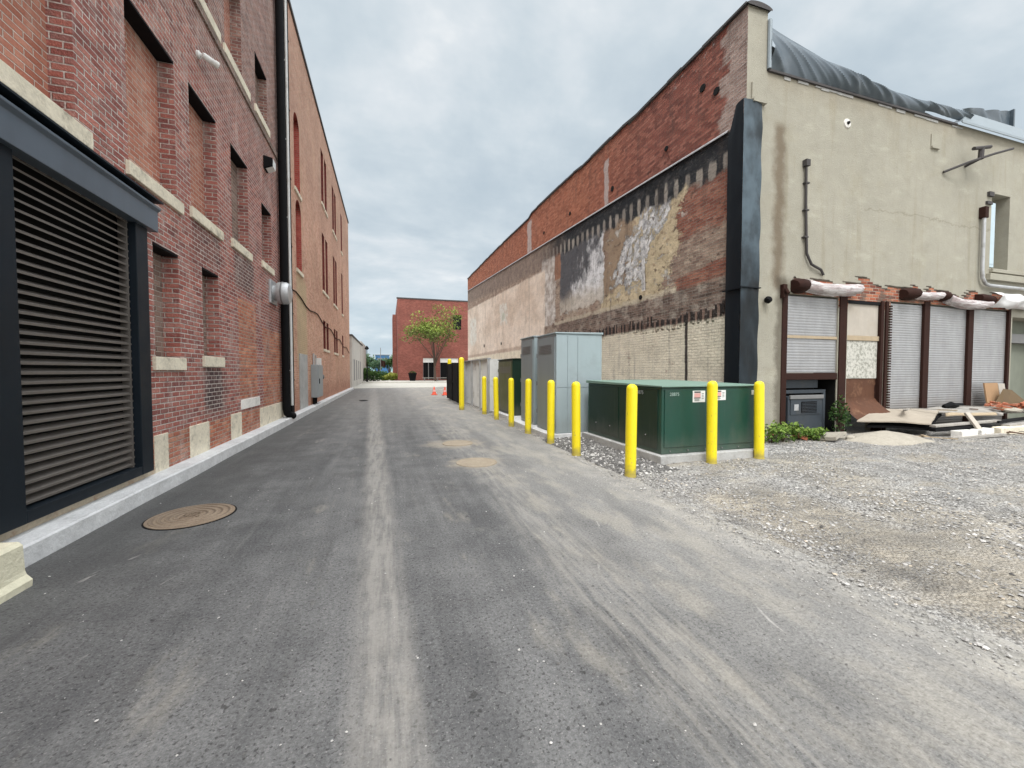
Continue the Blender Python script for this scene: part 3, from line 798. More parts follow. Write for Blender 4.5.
wl.quad((XL,-4,-.1), (-14,-4,-.1), (-14,-4,14.4), (XL,-4,14.4)); wl.quad((XL,-4,14.4), (-14,-4,14.4), (-14,YS,14.4), (XL,YS,14.4))
wl.quad((-14,-4,-.1), (-14,YS,-.1), (-14,YS,14.4), (-14,-4,14.4))
wl.build('wall', M['brick1'], b1)
for w in W:
    p = MB(); p.quad(mpL(w[0],w[2],.197), mpL(w[1],w[2],.197), mpL(w[1],w[3],.197), mpL(w[0],w[3],.197))
    wo = p.build('bricked_window', M[w[8]] if len(w) > 8 else M[w[7]], b1)
    q = MB(); q.box(XL - .19, XL + .045, w[4], w[5], w[6], w[2] - .003); q.build('sill', M['lime'], wo, bevel=.008)
    q = MB(); q.box(XL - .19, XL + .004, w[0] + .004, w[1] - .004, w[3] - .035, w[3] - .004); q.build('lintel_shadow', M['black'], wo)  # black lintel strip doubles as the shadow under the window head
p = MB(); p.box(XL - .05, XL + .035, -4, YS - .01, 7.36, 7.475); p.build('belt_course', M['infill_dirty'], b1)
# stone base blocks
p = MB()
for a, b, h in ((6.28, 6.62, .66), (7.25, 7.94, .655), (8.93, 9.50, .66), (10.74, 13.0, .62), (13.0, 13.7, .78)):
    p = MB(); p.box(XL - .1, XL + .012, a, b, .16, h); p.build('foundation_stone', M['lime'], b1, bevel=.01)
p = MB(); p.box(XL - .1, XL + .010, 3.0, 6.278, .16, .262); p.build('foundation_stone', M['rubble'], b1, bevel=.01)
p = MB(); p.box(XL - .1, XL + .02, 9.49, 10.72, .70, .905); p.build('stone_lintel', M['limewhite'], b1, bevel=.008)
# louvred door
dr = MB()
for (a, b) in ((3.92, 4.26), (5.88, 6.12)):
    dr.box(XL - .12, XL + .07, a, b, .25, 3.28)
dr.box(XL - .12, XL + .068, 4.26, 5.88, .25, .355)
door = dr.build('louvred_door', M['steel_blue'], b1, bevel=.006)
p = MB()
z = .39
while z < 3.27:
    p.grid(1, 4, lambda i, j, z=z: (XL - .075 + .07 * min(1, j * 1.34), 4.26 + 1.62 * i, z + .044 - .036 * min(1, j * 1.34) - .020 * max(0, j - .75) * 4))
    z += .084
p.build('louvre_blades', M['louver'], door)
p = MB(); p.quad((XL - .115, 4.26, .3), (XL - .115, 5.88, .3), (XL - .115, 5.88, 3.3), (XL - .115, 4.26, 3.3)); p.build('gap_shade', M['darkvoid'], door)  # near-black sheet paints the shade in the gaps between blades
p = MB(); p.box(XL - .08, XL + .0, 5.83, 5.855, .355, 3.27); p.build('blade_track', M['louver'], door)
p = MB()
hp = [(0, 3.255), (.13, 3.255), (.13, 3.50), (.165, 3.53), (.165, 3.555), (.10, 3.60), (0, 3.615)]
p.add([(XL + a, y, z) for y in (3.0, 6.24) for a, z in hp], [(i, i + 1, i + 8, i + 7) for i in range(6)] + [(0,6,5,4,3,2,1), (7,8,9,10,11,12,13)])
p.build('door_hood', M['fascia'], b1, bevel=.005)
p = MB(); p.box(XL, XL + .185, 3.0, 6.26, 3.62, 3.64); p.build('hood_flashing', M['steel_blue'], b1)

# ------------------------------------------------------------------ orange building next to it
b2 = empty('brick_building', (XL, 24.0, 0), 'tall orange tan brick warehouse with narrow windows behind the black drainpipes', 'building')
W2 = [(14.95, 15.85, 7.6, 10.2), (15.05, 15.95, 4.95, 7.35)]
for fl in ((2.55, 3.9), (5.3, 8.0), (9.4, 11.9)):
    for a in (20.7, 21.75, 24.6, 25.55, 28.8): W2.append((a, a + .72, fl[0], fl[1] if a < 24 else fl[1] - .02))
wl = MB(); wl.wall(mpL, YS, 34.2, -.1, 13.1, W2)
wl.quad((XL,YS,13.1), (-14,YS,13.1), (-14,34.2,13.1), (XL,34.2,13.1)); wl.quad((XL,34.2,-.1), (-14,34.2,-.1), (-14,34.2,13.1), (XL,34.2,13.1))
for h in W2[:2]:      # arched heads: masonry spandrels filling the corners
    a, b, t = h[0], h[1], h[3]; c = (a + b) / 2; r = (b - a) / 2
    for sgn in (-1, 1):
        for i in range(6):
            w0 = math.pi / 2 * i / 6; w1 = math.pi / 2 * (i + 1) / 6
            wl.quad((XL, c + sgn*r*math.cos(w0), t - r + r*math.sin(w0)), (XL, c + sgn*r*math.cos(w1), t - r + r*math.sin(w1)), (XL, c + sgn*r*math.cos(w1), t), (XL, c + sgn*r*math.cos(w0), t))
wl.build('wall', M['brick_orange'], b2)
for h in W2:
    p = MB(); p.quad(mpL(h[0],h[2],.157), mpL(h[1],h[2],.157), mpL(h[1],h[3],.157), mpL(h[0],h[3],.157))
    a, b, c, e = h
    for yy_ in (a, b): p.quad((XL, yy_, c), (XL - .157, yy_, c), (XL - .157, yy_, e), (XL, yy_, e))
    for zz_ in (c, e): p.quad((XL, a, zz_), (XL - .157, a, zz_), (XL - .157, b, zz_), (XL, b, zz_))
    wo = p.build('bricked_window', M['brick_redfill'] if h in W2[:2] else M['brick_darkfill'], b2)
    q = MB(); q.box(XL - .15, XL + .05, h[0] - .08, h[1] + .08, h[2] - .12, h[2] - .003); q.build('sill', M['lime'], wo)
p = MB(); p.box(XL - .3, XL + .05, YS, 34.25, 13.1, 13.22); p.build('coping', M['coping'], b2)
p = MB(); p.box(XL, XL + .03, 15.2, 16.55, .17, 2.1); p.build('blocked_doorway', M['concrete'], b2, bevel=.006)

# pale building beyond
b3 = empty('rendered_building', (-3.2, 43, 0), 'low pale rendered building past the end of the orange warehouse', 'building')
p = MB(); p.box(-14, -3.15, 53.0, 64, -.1, 5.2); p.box(-14, -3.05, 36.9 + 1.2, 53, -.1, 4.6); p.build('wall', M['whitewall'], b3)
p = MB(); p.box(-14, -2.98, 38.0, 53.1, 4.6, 4.75); p.build('coping', M['coping'], b3)
for y in (40, 43, 46, 49):
    p = MB(); p.box(-3.1, -3.03, y, y + 1.1, .6, 2.6); p.build('window', M['frame_grey'], b3)

# ------------------------------------------------------------------ far red brick building
b4 = empty('brick_building', (7.5, 60, 0), 'red brick building closing the far end of the alley behind the small tree', 'building')
mpF = lambda u, v, d: (u, 60 + d, v)
FW = [(4.9, 6.5, .25, 3.4), (7.4, 10.1, .25, 3.4), (9.35, 10.6, 7.7, 9.9), (13, 15, .25, 3.4)]
wl = MB(); wl.wall(mpF, 1.35, 24, -.1, 11.9, FW, .25)
wl.quad((1.35,60,-.1), (1.35,75,-.1), (1.35,75,11.9), (1.35,60,11.9)); wl.quad((1.35,60,11.9), (24,60,11.9), (24,75,11.9), (1.35,75,11.9))
wl.box(.75, 1.34, 66, 72, -.1, 10.4)
wl.build('wall', M['brick_far'], b4)
p = MB(); p.box(1.25, 24.1, 59.94, 60.3, 11.9, 12.08); p.build('coping', M['coping'], b4)
for i, h in enumerate(FW):
    p = MB(); p.quad(mpF(h[0],h[2],.24), mpF(h[1],h[2],.24), mpF(h[1],h[3],.24), mpF(h[0],h[3],.24))
    wo = p.build('window', M['black'] if i != 2 else M['darkvoid'], b4)
    if i != 2:
        q = MB(); q.box(h[0], h[1], 60.1, 60.2, 2.75, h[3]); q.build('transom_panel', M['white'], wo)
        q = MB()
        for t in (0, .5, 1): q.box(h[0] + (h[1]-h[0]) * t - .05, h[0] + (h[1]-h[0]) * t + .05, 60.05, 60.15, .25, 2.75)
        q.build('mullion', M['frame_grey'], wo)

# ------------------------------------------------------------------ right building
XR, YF = 7.3, 6.8
b5 = empty('commercial_building', (XR + 4, YF + 4, 0), 'old building with a scarred brick flank and a cream stucco front with shutters', 'building')
prof = [(6.8, 9.18), (9.97, 9.22), (11.2, 9.22), (11.21, 9.30), (14.5, 9.42), (14.51, 9.48), (20.3, 9.78), (20.31, 9.62), (21.0, 9.66), (28, 9.95), (37.8, 10.2)]
wl = MB()
for (a, za), (b, zb) in zip(prof, prof[1:]):
    wl.quad((XR, a, -.1), (XR, b, -.1), (XR, b, zb), (XR, a, za))
wl.quad((XR, 37.8, -.1), (22, 37.8, -.1), (22, 37.8, 8), (XR, 37.8, 10.2))
wl.build('flank_wall', M['sidewall'], b5)
cp = MB()
yy = 6.8; rc = random.Random(3)
def ztop(y):
    for (a, za), (b, zb) in zip(prof, prof[1:]):
        if a <= y <= b: return za + (zb - za) * (y - a) / max(1e-6, b - a)
    return 10.2
while yy < 37.7:
    L = rc.uniform(.55, .8); e = min(37.8, yy + L)
    dz = rc.uniform(-.012, .02)
    za, zb = ztop(yy + .01), ztop(e - .01)
    cp.add([(XR - .05, yy + .01, za + .004 + dz), (XR + .4, yy + .01, za + .004 + dz), (XR + .4, e, zb + .004 + dz), (XR - .05, e, zb + .004 + dz),
            (XR - .05, yy + .01, za + .075 + dz), (XR + .4, yy + .01, za + .075 + dz), (XR + .4, e, zb + .075 + dz), (XR - .05, e, zb + .075 + dz)],
           [(0,3,2,1),(4,5,6,7),(0,1,5,4),(1,2,6,5),(2,3,7,6),(3,0,4,7)])
    yy = e
cp.build('coping', M['coping'], b5)
zfl = lambda y: 6.292 + .0737 * y
p = MB()
p.grid(60, 1, lambda i, j: (XR - .045, 7.25 + 30.5 * i, zfl(7.25 + 30.5 * i) + (.0 if j else -.025)), False)
p.grid(60, 1, lambda i, j: (XR - .045 * j, 7.25 + 30.5 * i, zfl(7.25 + 30.5 * i) + .05 * (1 - j)), False)
p.build('roof_flashing', M['galv'], b5)
p = MB()
for y, z, r in ((9.35, 7.55, .07), (12.1, 7.65, .09), (15.4, 8.05, .08), (18.3, 8.2, .08), (8.05, 8.3, .09), (10.45, 3.72, .07), (31.0, 3.5, .12), (7.62, 7.95, .09), (26, 3.35, .1)):
    p = MB(); p.lathe((XR - .012, y, z), [(r * 1.05, -.01), (r, .012), (r * .6, .012)], 7, Matrix.Rotation(R(-90), 3, 'Y') @ Matrix.Rotation(R(y * 40), 3, 'Z')); p.build('joist_hole', M['darkvoid'], b5)

# stucco front
mpR = lambda u, v, d: (u, YF + d, v)
RH = [(8.58, 10.18, -.1, 3.24, .55), (10.5, 11.66, -.1, 3.2, .28), (12.0, 17.05, -.1, 3.24, .28), (17.2, 19.4, -.1, 3.05, .6), (16.0, 16.86, 4.36, 6.42, .35)]
wl = MB()
wl.wall(mpR, XR, 7.84, -.1, 9.2, []); wl.wall(mpR, 7.84, 14.3, -.1, 7.95, RH, .3); wl.wall(mpR, 14.3, 24, -.1, 8.0, RH)
for h in RH[2:]:
    a, b, c, e, d = h
    wl.quad(mpR(a,c,0), mpR(a,c,d), mpR(a,e,d), mpR(a,e,0)); wl.quad(mpR(b,c,0), mpR(b,e,0), mpR(b,e,d), mpR(b,c,d))
    wl.quad(mpR(a,e,0), mpR(a,e,d), mpR(b,e,d), mpR(b,e,0)); wl.quad(mpR(a,c,0), mpR(b,c,0), mpR(b,c,d), mpR(a,c,d))
wl.quad((7.84, YF, 7.9), (7.84, 7.4, 7.9), (7.84, 7.4, 9.2), (7.84, YF, 9.2)); wl.quad((XR, 7.4, 9.2), (7.84, 7.4, 9.2), (7.84, 7.4, 7.9), (XR, 7.4, 7.9))
wl.quad((7.84, YF, 7.95), (24, YF, 7.95), (24, 37.8, 7.6), (7.84, 37.8, 7.6))
wl.build('front_wall', M['stucco'], b5)
p = MB()
p.grid(10, 1, lambda i, j: (XR - .06 + .66 * i, YF - .06 + .7 * j, 9.2 + .07 * math.sin(math.pi * i) ** .6), True)
p.grid(10, 1, lambda i, j: (XR - .06 + .66 * i, YF - .06, 9.16 + j * (.04 + .07 * math.sin(math.pi * i) ** .6)), False)
p.build('pier_cap', M['coping'], b5)
p = MB(); p.box(7.86, 14.3, YF - .05, YF + .02, 7.93, 7.975); p.build('parapet_ledge', M['coping'], b5)
p = MB()
rr = random.Random(8); x = 7.9
while x < 14.2:
    w = rr.uniform(.15, .5)
    if rr.random() < .6: p = MB(); p.box(x, x + w, YF - .018, YF + .01, 7.895 - rr.uniform(0, .03), 7.928); p.build('crumbling_mortar', M['concrete'], b5)
    x += w
p = MB()
p.add([(14.3, YF - .14, 8.0), (24, YF - .14, 7.98), (24, YF - .02, 8.36), (14.75, YF - .02, 8.36), (14.3, YF + .1, 8.0), (14.75, YF + .1, 8.36)], [(0,1,2,3), (0,3,5,4)])
p.box(14.28, 24, YF - .15, YF - .13, 7.94, 8.0)
p.build('metal_flashing', M['flash'], b5)

# window high on the stucco front
p = MB(); p.quad(mpR(16.0,4.36,.34), mpR(16.86,4.36,.34), mpR(16.86,6.42,.34), mpR(16.0,6.42,.34)); wn = p.build('window', M['greengrey'], b5)
p = MB(); p.box(16.02, 16.34, YF + .06, YF + .12, 4.42, 6.2); p.box(16.05, 16.31, YF + .05, YF + .062, 4.5, 6.1); p.build('sash', M['ltblue'], wn, bevel=.006)
p = MB(); p.box(15.85, 18.3, YF - .10, YF + .02, 4.02, 4.2); p.box(16.0, 18.2, YF - .08, YF + .02, 4.24, 4.34); p.build('sill', M['stucco'], wn, bevel=.01)
p = MB(); p.box(15.78, 15.98, YF - .06, YF, 6.3, 6.42); p.build('hinge_bracket', M['coping'], wn); p = MB(); p.box(15.72, 15.95, YF - .05, YF, 6.08, 6.16); p.build('hinge_bracket', M['coping'], wn)

# shutters, posts and the boarded bay
def slats(x0, x1, z0, z1, y, lean=0.0, pitch=.062):
    mb = MB(); n = int((z1 - z0) / pitch)
    for k in range(n):
        a = z0 + (z1 - z0) * k / n; b = z0 + (z1 - z0) * (k + 1) / n
        dx0 = lean * (1 - (a - z0) / (z1 - z0)); dx1 = lean * (1 - (b - z0) / (z1 - z0))
        mb.grid(1, 5, lambda i, j: ((x0 + (dx0 + (dx1 - dx0) * j)) * (1 - i) + x1 * i, y - .006 * math.sin(math.pi * j), a + (b - a) * j), True)
    return mb
sh = slats(8.575, 10.21, 2.31, 3.20, YF + .035).build('roller_shutter', M['shutter'], b5, sharp=50)
p = MB(); p.box(8.59, 10.17, YF + .005, YF + .06, 2.245, 2.31); p.build('middle_rail', M['wood_tan'], sh, bevel=.005)
sh = slats(8.575, 10.21, 1.46, 2.24, YF + .038).build('roller_shutter', M['shutter'], b5, sharp=50)
p = MB(); p.box(8.57, 10.19, YF - .01, YF + .08, 1.30, 1.455); p.build('bottom_rail', M['brownpost'], sh, bevel=.006)
slats(12.05, 13.28, .1, 3.2, YF + .045).build('roller_shutter', M['shutter'], b5, sharp=50)
slats(13.50, 15.14, .1, 3.2, YF + .045).build('roller_shutter', M['shutter'], b5, sharp=50)
slats(15.36, 16.99, .1, 3.2, YF + .045).build('roller_shutter', M['shutter'], b5, sharp=50)
for (a, b, d) in ((8.42, 8.575, .05), (10.21, 10.45, .07), (13.28, 13.50, .06), (15.14, 15.36, .06), (16.99, 17.10, .05)):
    p = MB(); p.box(a, b, YF - d * .4, YF + .06, -.05, 3.3); p.build('post', M['brownpost'], b5, bevel=.008)
p = MB()
p.box(11.63, 11.73, YF - .03, YF + .10, -.05, 3.22); p.box(11.79, 11.88, YF - .04, YF + .10, -.05, 3.22); p.box(11.60, 12.06, YF + .06, YF + .12, -.05, 3.22)
for k in range(44): p.box(11.94, 12.03, YF - .03, YF + .12, .3 + k * .065, .3 + k * .065 + .035)
p.build('shutter_guide', M['brownpost'], b5)
# bay with boards
p = MB(); p.box(10.47, 11.62, YF + .04, YF + .10, 2.36, 3.12)
p.build('plywood_panel', M['wood_white'], b5)
p = MB(); p.box(10.47, 11.64, YF + .01, YF + .10, 2.24, 2.355); p.build('cross_rail', M['wood_tan'], b5, bevel=.006)
p = MB(); p.box(10.47, 11.62, YF + .04, YF + .10, 1.32, 2.235); p.build('speckled_panel', M['speck'], b5)
p = MB()
p.grid(14, 12, lambda i, j: (10.45 + 1.19 * i + .03 * nz2(i * 3, j * 3, 1), YF + .06 - (.55 * max(0, .4 - j) ** 1.3 * 2.2) + .015 * nz2(i * 5, j * 5, 1, 4), .36 + .96 * j + .12 * i * (1 - j)), True)
p.build('rusty_kick_sheet', M['rust'], b5)
p = MB(); p.box(10.45, 11.72, YF + .0, YF + .16, 3.12, 3.2); p.build('door_head', M['black'], b5)
# recess under the first shutter, its shade painted on near-black sheets
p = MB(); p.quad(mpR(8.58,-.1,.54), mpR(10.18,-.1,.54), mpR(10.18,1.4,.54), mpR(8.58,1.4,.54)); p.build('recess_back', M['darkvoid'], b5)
p = MB(); p.box(8.6, 10.0, YF + .12, YF + .16, .98, 1.06); p.box(9.92, 10.0, YF + .12, YF + .16, 0, .98); p.box(8.6, 9.85, YF + .2, YF + .22, 1.1, 1.29); p.build('inner_frame', M['appliance'], b5)
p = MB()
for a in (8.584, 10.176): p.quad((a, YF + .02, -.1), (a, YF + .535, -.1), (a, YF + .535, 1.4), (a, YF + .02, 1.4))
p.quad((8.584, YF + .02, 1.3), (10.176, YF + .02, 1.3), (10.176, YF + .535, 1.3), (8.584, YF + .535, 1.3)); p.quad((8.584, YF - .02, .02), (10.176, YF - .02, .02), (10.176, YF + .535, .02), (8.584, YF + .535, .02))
p.build('recess_shade', M['darkvoid'], b5)  # near-black sheets over sides, top and floor stand in for shade
# green-grey doorway at the right
p = MB()
p.box(17.2, 19.4, YF + .5, YF + .58, -.1, 3.05)
p.build('side_door', M['greengrey'], b5)
p = MB(); p.box(17.2, 19.4, YF + .30, YF + .5, 2.35, 2.62); p.box(17.2, 17.34, YF + .3, YF + .5, -.1, 2.35); p.box(17.95, 18.0, YF + .44, YF + .5, 1.2, 2.2); p.build('door_frame', M['frame_grey'], b5)
for q in (17.35, 17.75): 
    p = MB(); p.box(q, q + .22, YF + .4, YF + .5, 2.66, 3.0); p.build('fanlight_board', M['wood_white'], b5)
# marks on the stucco: plates, stubs
p = MB(); p.lathe((10.3, YF - .012, 7.28), [(.11, -.012), (.10, .010), (.04, .012)], 14, Matrix.Rotation(R(90), 3, 'X')); an = p.build('anchor_plate', M['limewhite'], b5)
p = MB(); p.lathe((10.3, YF - .03, 7.28), [(.04, -.01), (.03, .03)], 8, Matrix.Rotation(R(90), 3, 'X')); p.build('bolt', M['black'], an)
p = MB(); p.box(7.42, 7.47, YF - .03, YF + .01, 7.27, 7.62); p.box(7.42, 7.78, YF - .08, YF + .01, 7.2, 7.27); p.build('steel_angle', M['stucco'], b5)
p = MB(); p.box(13.32, 13.36, YF - .02, YF + .01, 7.25, 7.55); p.box(13.32, 13.62, YF - .05, YF + .01, 7.2, 7.25); p.build('steel_angle', M['stucco'], b5)

# ------------------------------------------------------------------ membranes hung on the right building (things of their own)
def wr(i, j, s=1.0): return .05 * s * nz2(i * 4, j * 9, 1.0, 2.0) + .025 * s * nz2(i * 11, j * 17, 1.0, 6.0)
p = MB()
def wrap_side(i, j):
    z = .85 + 6.35 * j; y = YF - .03 + .50 * i * (1 - .25 * max(0, j - .9) * 10 * (1 if i > .5 else 0) * .6)
    return (XR - .035 - .03 * abs(wr(i, j)) / .05 * .6, y, z + .28 * (1 - i) * (j > .99))
p.grid(8, 70, lambda i, j: (XR - .12 - .45 * abs(wr(i, j)) * (1 - i * .4) + .10 * max(0, i - .6), YF - .05 + .44 * i - .20 * i * max(0, (j - .90) / .10), .8 + 6.42 * j), True)
p.grid(8, 70, lambda i, j: (XR - .12 + .50 * i, YF - .05 - .55 * abs(wr(i + 3, j)) * (1 - abs(2 * i - 1) * .4) - .012 * math.sin(j * 40 + i * 9) * (i > .6), .8 + 6.42 * j + .03 * i * (j > .99)), True, mi=1)
p.box(XR - .16, XR + .39, YF - .10, YF - .05, 3.28, 3.30); p.box(XR - .17, XR - .12, YF - .1, YF + .40, 3.26, 3.28)
tag(p.build('corner_wrap', [M['wrapblack'], M['wrapfront']], origin=(XR, YF, .8)), 'tall black rubber membrane wrapped round the corner of the old building', 'membrane')
p = MB()
TP = [(7.87, 9.12), (9.1, 8.86), (10.2, 8.62), (10.9, 8.55), (12.6, 8.46), (13.2, 8.45), (13.9, 8.52), (14.75, 8.42)]
def tz(x):
    for (a, za), (b, zb) in zip(TP, TP[1:]):
        if a <= x <= b: return za + (zb - za) * (x - a) / (b - a)
    return TP[-1][1]
def tarpf(i, j):
    x = 7.88 + 6.85 * i; t = tz(x)
    bot = 7.99 + .03 * nz2(x, 0, 1.2, 4) + (.10 if x > 13.0 else 0)
    # diagonal pleats
    q = (x - 7.9) * .9 + j * 1.1
    rd = lambda w, k: max(0.0, 1 - abs(mnoise.noise(Vector((w, x * .2, k)))) * 3.4) ** 2
    f = (rd(q * 1.1, 1) * .10 + rd(q * 2.3, 4) * .05 + .08 * mnoise.noise(Vector((q * .9, j, 8)))) * (1 - .75 * j ** 3) * (.25 + 1.5 * j * (1 - j) * 1.6)
    bulge = .20 * math.sin(math.pi * min(1, j * 1.1)) 
    return (x, YF + .0 - bulge * .55 - f + .16 * j * j, bot + (t - bot) * j + .02 * nz2(x, j, 1.0, 7) * j)
p.grid(300, 26, tarpf)
p.grid(30, 2, lambda i, j: (7.88 + 6.85 * i, YF + .45 + .8 * j, tz(7.88 + 6.85 * i) - .02 - .25 * j), True)
tag(p.build('roof_tarp', M['tarp'], origin=(11, YF, 8)), 'pleated slate blue tarpaulin draped along the parapet beside the pier', 'tarp')
p = MB()
p.grid(60, 14, lambda i, j: (14.85 + 2.15 * i, YF + .12 - .05 * math.sin(i * 15 + j * 4 + 3 * nz2(i * 4, 0, 1)) * (1 - i * .6) * .7, 8.34 + (.24 + .32 * i) * j + .02 * nz2(i * 5, j * 2, 1)), True)
p.box(17.0, 17.06, YF + .05, YF + .25, 8.3, 8.92)
tag(p.build('roof_tarp', M['tarp'], origin=(16, YF, 8.3)), 'short blue grey tarpaulin behind the metal flashing at the right end', 'tarp')
p = MB(); p.tube([(7.87, YF - .03, 7.98), (7.87, YF - .03, 9.0)], .045, 8)
tag(p.build('vent_pipe', M['flash'], origin=(7.87, YF, 7.98)), 'short pale upright pipe between the pier and the draped tarpaulin', 'pipe')

# conduits, bracket, light
p = MB()
p.tube([(8.98, YF - .05, 6.15), (9.0, YF - .05, 5.2), (9.03, YF - .05, 4.6), (9.06, YF - .05, 4.15), (9.2, YF - .06, 3.92), (9.5, YF - .06, 3.82), (9.62, YF - .03, 3.72)], .028, 8)
p.box(8.93, 9.05, YF - .1, YF, 6.08, 6.22)
for z in (5.7, 5.1, 4.5): p.box(8.95, 9.07, YF - .08, YF, z, z + .03)
tag(p.build('conduit', M['coping'], origin=(9.0, YF, 3.7)), 'thin dark conduit running down the stucco then curving to the broken brick', 'conduit')
p = MB()
p.tube([(15.5, YF - .08, 5.7), (15.5, YF - .08, 4.25), (15.53, YF - .08, 4.05), (15.66, YF - .08, 3.9), (15.85, YF - .08, 3.86), (19.5, YF - .08, 3.86)], .042, 12)
dp = p.build('drainpipe', M['galv'], origin=(15.5, YF, 3.86)); tag(dp, 'white drainpipe bending right below the blue sash window', 'drainpipe')
p = MB(); p.box(15.43, 15.58, YF - .14, YF, 5.65, 5.95); p.build('hopper', M['brownpost'], dp, bevel=.01)
p = MB()
p.tube([(13.82, YF - .03, 6.66), (14.3, YF - .28, 6.86), (15.2, YF - .34, 7.18), (15.95, YF - .38, 7.42)], .03, 8)
p.tube([(14.75, YF - .01, 6.95), (14.75, YF - .31, 7.02)], .035, 8); p.tube([(14.75, YF - .3, 7.0), (14.78, YF - .3, 7.3)], .06, 8)
p.tube([(14.45, YF - .3, 7.22), (15.1, YF - .32, 7.36)], .045, 8)
tag(p.build('wall_bracket', M['coping'], origin=(14.75, YF, 7)), 'dark slanted sign arm bracketed out from the stucco wall', 'bracket')
p = MB(); p.tube([(7.93, YF, 3.08), (7.93, YF - .09, 3.08)], .03, 8); p.lathe((7.9, YF - .1, 3.05), [(.02, -.08), (.07, -.05), (.075, .02), (.04, .06)], 12, Matrix.Rotation(R(50), 3, 'Y'))
tag(p.build('wall_lamp', M['black'], origin=(7.93, YF, 3.05)), 'small black lamp on the stucco pier beside the black wrap', 'lamp')
p = MB(); p.box(8.35, 8.46, YF - .09, YF, 3.12, 3.42); p.tube([(8.4, YF - .1, 3.3), (8.4, YF - .16, 3.2)], .04, 8)
tag(p.build('junction_box', M['brownpost'], origin=(8.4, YF, 3.1), bevel=.008), 'rusty brown box on the wall left of the first rolled awning', 'box')

# rolled awnings
def roll(name, x0, x1, z0, z1, r, mat, label, y=YF - .2, sag=.06, ends=None):
    mb = MB()
    sec = [(.0, 1.0), (-.9, 1.02), (-1.55, .62), (-1.8, .05), (-1.62, -.55), (-1.15, -.95), (-.7, -.80), (-.45, -1.15), (0, -1.0)]
    def shape(t, k, sc=1.0):
        a, b = sec[k]; sg = sag * math.sin(math.pi * t)
        n1 = nz2(t * 5 + k * .3, k * .7, 1, x0); n2 = nz2(t * 13 + k, k, 1, x0 + 3)
        f = 1 + .07 * n1 + .03 * n2 + .035 * math.sin(t * 11 + k * 1.3)
        return (x0 + (x1 - x0) * t, YF - .01 + a * r * f * sc * 1.05, z0 + (z1 - z0) * t - sg + b * r * f * sc * .92)
    N = 30
    mb.grid(N, 8, lambda i, j: shape(i, int(round(j * 8))), True)
    for e in (0, 1): mb.add([shape(e, k) for k in range(9)], [tuple(range(9))])
    o = mb.build(name, mat, origin=((x0 + x1) / 2, y, min(z0, z1)), sharp=75)
    tag(o, label, 'awning')
    for e in (ends or ()):
        q = MB(); c0 = Vector((e[0], YF - .01, e[1])); ra = e[2]
        se = [(0, 1.25), (-.7, 1.2), (-1.5, .75), (-1.85, .0), (-1.6, -.75), (-.9, -1.15), (0, -1.3)]
        vv = []
        for sx in (-e[3], -e[3] * .3, e[3] * .4, e[3]):
            tw = 1 - .25 * (sx < -e[3] * .5)
            for (a, b) in se: vv.append((c0.x + sx, c0.y + a * ra * tw, c0.z + b * ra * tw * .85 + math.tan(R(e[4])) * sx))
        q.add(vv, [(i * 7 + k, i * 7 + k + 1, i * 7 + 8 + k, i * 7 + 7 + k) for i in range(3) for k in range(6)], True)
        q.add(vv[:7], [tuple(range(7))]); q.add(vv[-7:], [tuple(range(7))])
        q.build('end_drum', M['brownpost'], o, sharp=70)
    return o
roll('rolled_awning', 8.95, 10.62, 3.43, 3.43, .135, M['vinyl'], 'fat white and pink rolled awning above the left shutter', ends=((8.78, 3.41, .15, .13, 0),))
roll('rolled_awning', 12.75, 13.75, 3.43, 3.46, .10, M['vinyl'], 'short white rolled awning between two brown drums', sag=.02, ends=((12.5, 3.44, .14, .2, 4), (13.86, 3.46, .12, .10, 0)))
roll('rolled_awning', 14.0, 15.75, 3.40, 3.34, .12, M['vinyl'], 'sagging white rolled awning above the third and fourth shutters', sag=.08, ends=((15.62, 3.47, .13, .24, -5),))
p = MB()
p.grid(40, 14, lambda i, j: (15.85 + 2.4 * i, YF - .12 - .18 * math.sin(math.pi * j) - .05 * nz2(i * 7, j * 4, 1, 3) - .04 * math.sin(i * 15 + j * 5), 3.68 - .42 * j + .05 * nz2(i * 5, j * 3, 1, 8) - .03 * i), True)
tag(p.build('torn_awning', M['cloth'], origin=(17, YF, 3.3)), 'crumpled pale torn awning cloth under the white drainpipe', 'awning')

# appliance in the recess
ap = empty('appliance', (9.2, YF + .25, 0), 'dull grey blue appliance standing in the dark recess under the left shutter', 'appliance')
p = MB(); p.box(8.64, 9.72, YF - .02, YF + .42, .04, .92); p.build('body', M['appliance'], ap, bevel=.02)
p = MB(); p.box(8.70, 9.62, YF - .035, YF - .018, .50, .86); p.build('control_panel', M['appliance'], ap, bevel=.006)
p = MB(); p.box(9.02, 9.50, YF - .045, YF - .034, .54, .80)
gr = p.build('grille', M['black'], ap)
p = MB()
for k in range(7): p.box(9.03, 9.49, YF - .052, YF - .044, .555 + k * .034, .565 + k * .034)
p.build('grille_bars', M['appliance'], gr)
p = MB(); p.box(8.80, 8.93, YF - .045, YF - .034, .60, .74); p.build('sticker', M['galv'], ap)
p = MB(); p.box(8.66, 9.70, YF - .06, YF - .02, .86, .95); p.build('top_trim', M['frame_grey'], ap, bevel=.01)

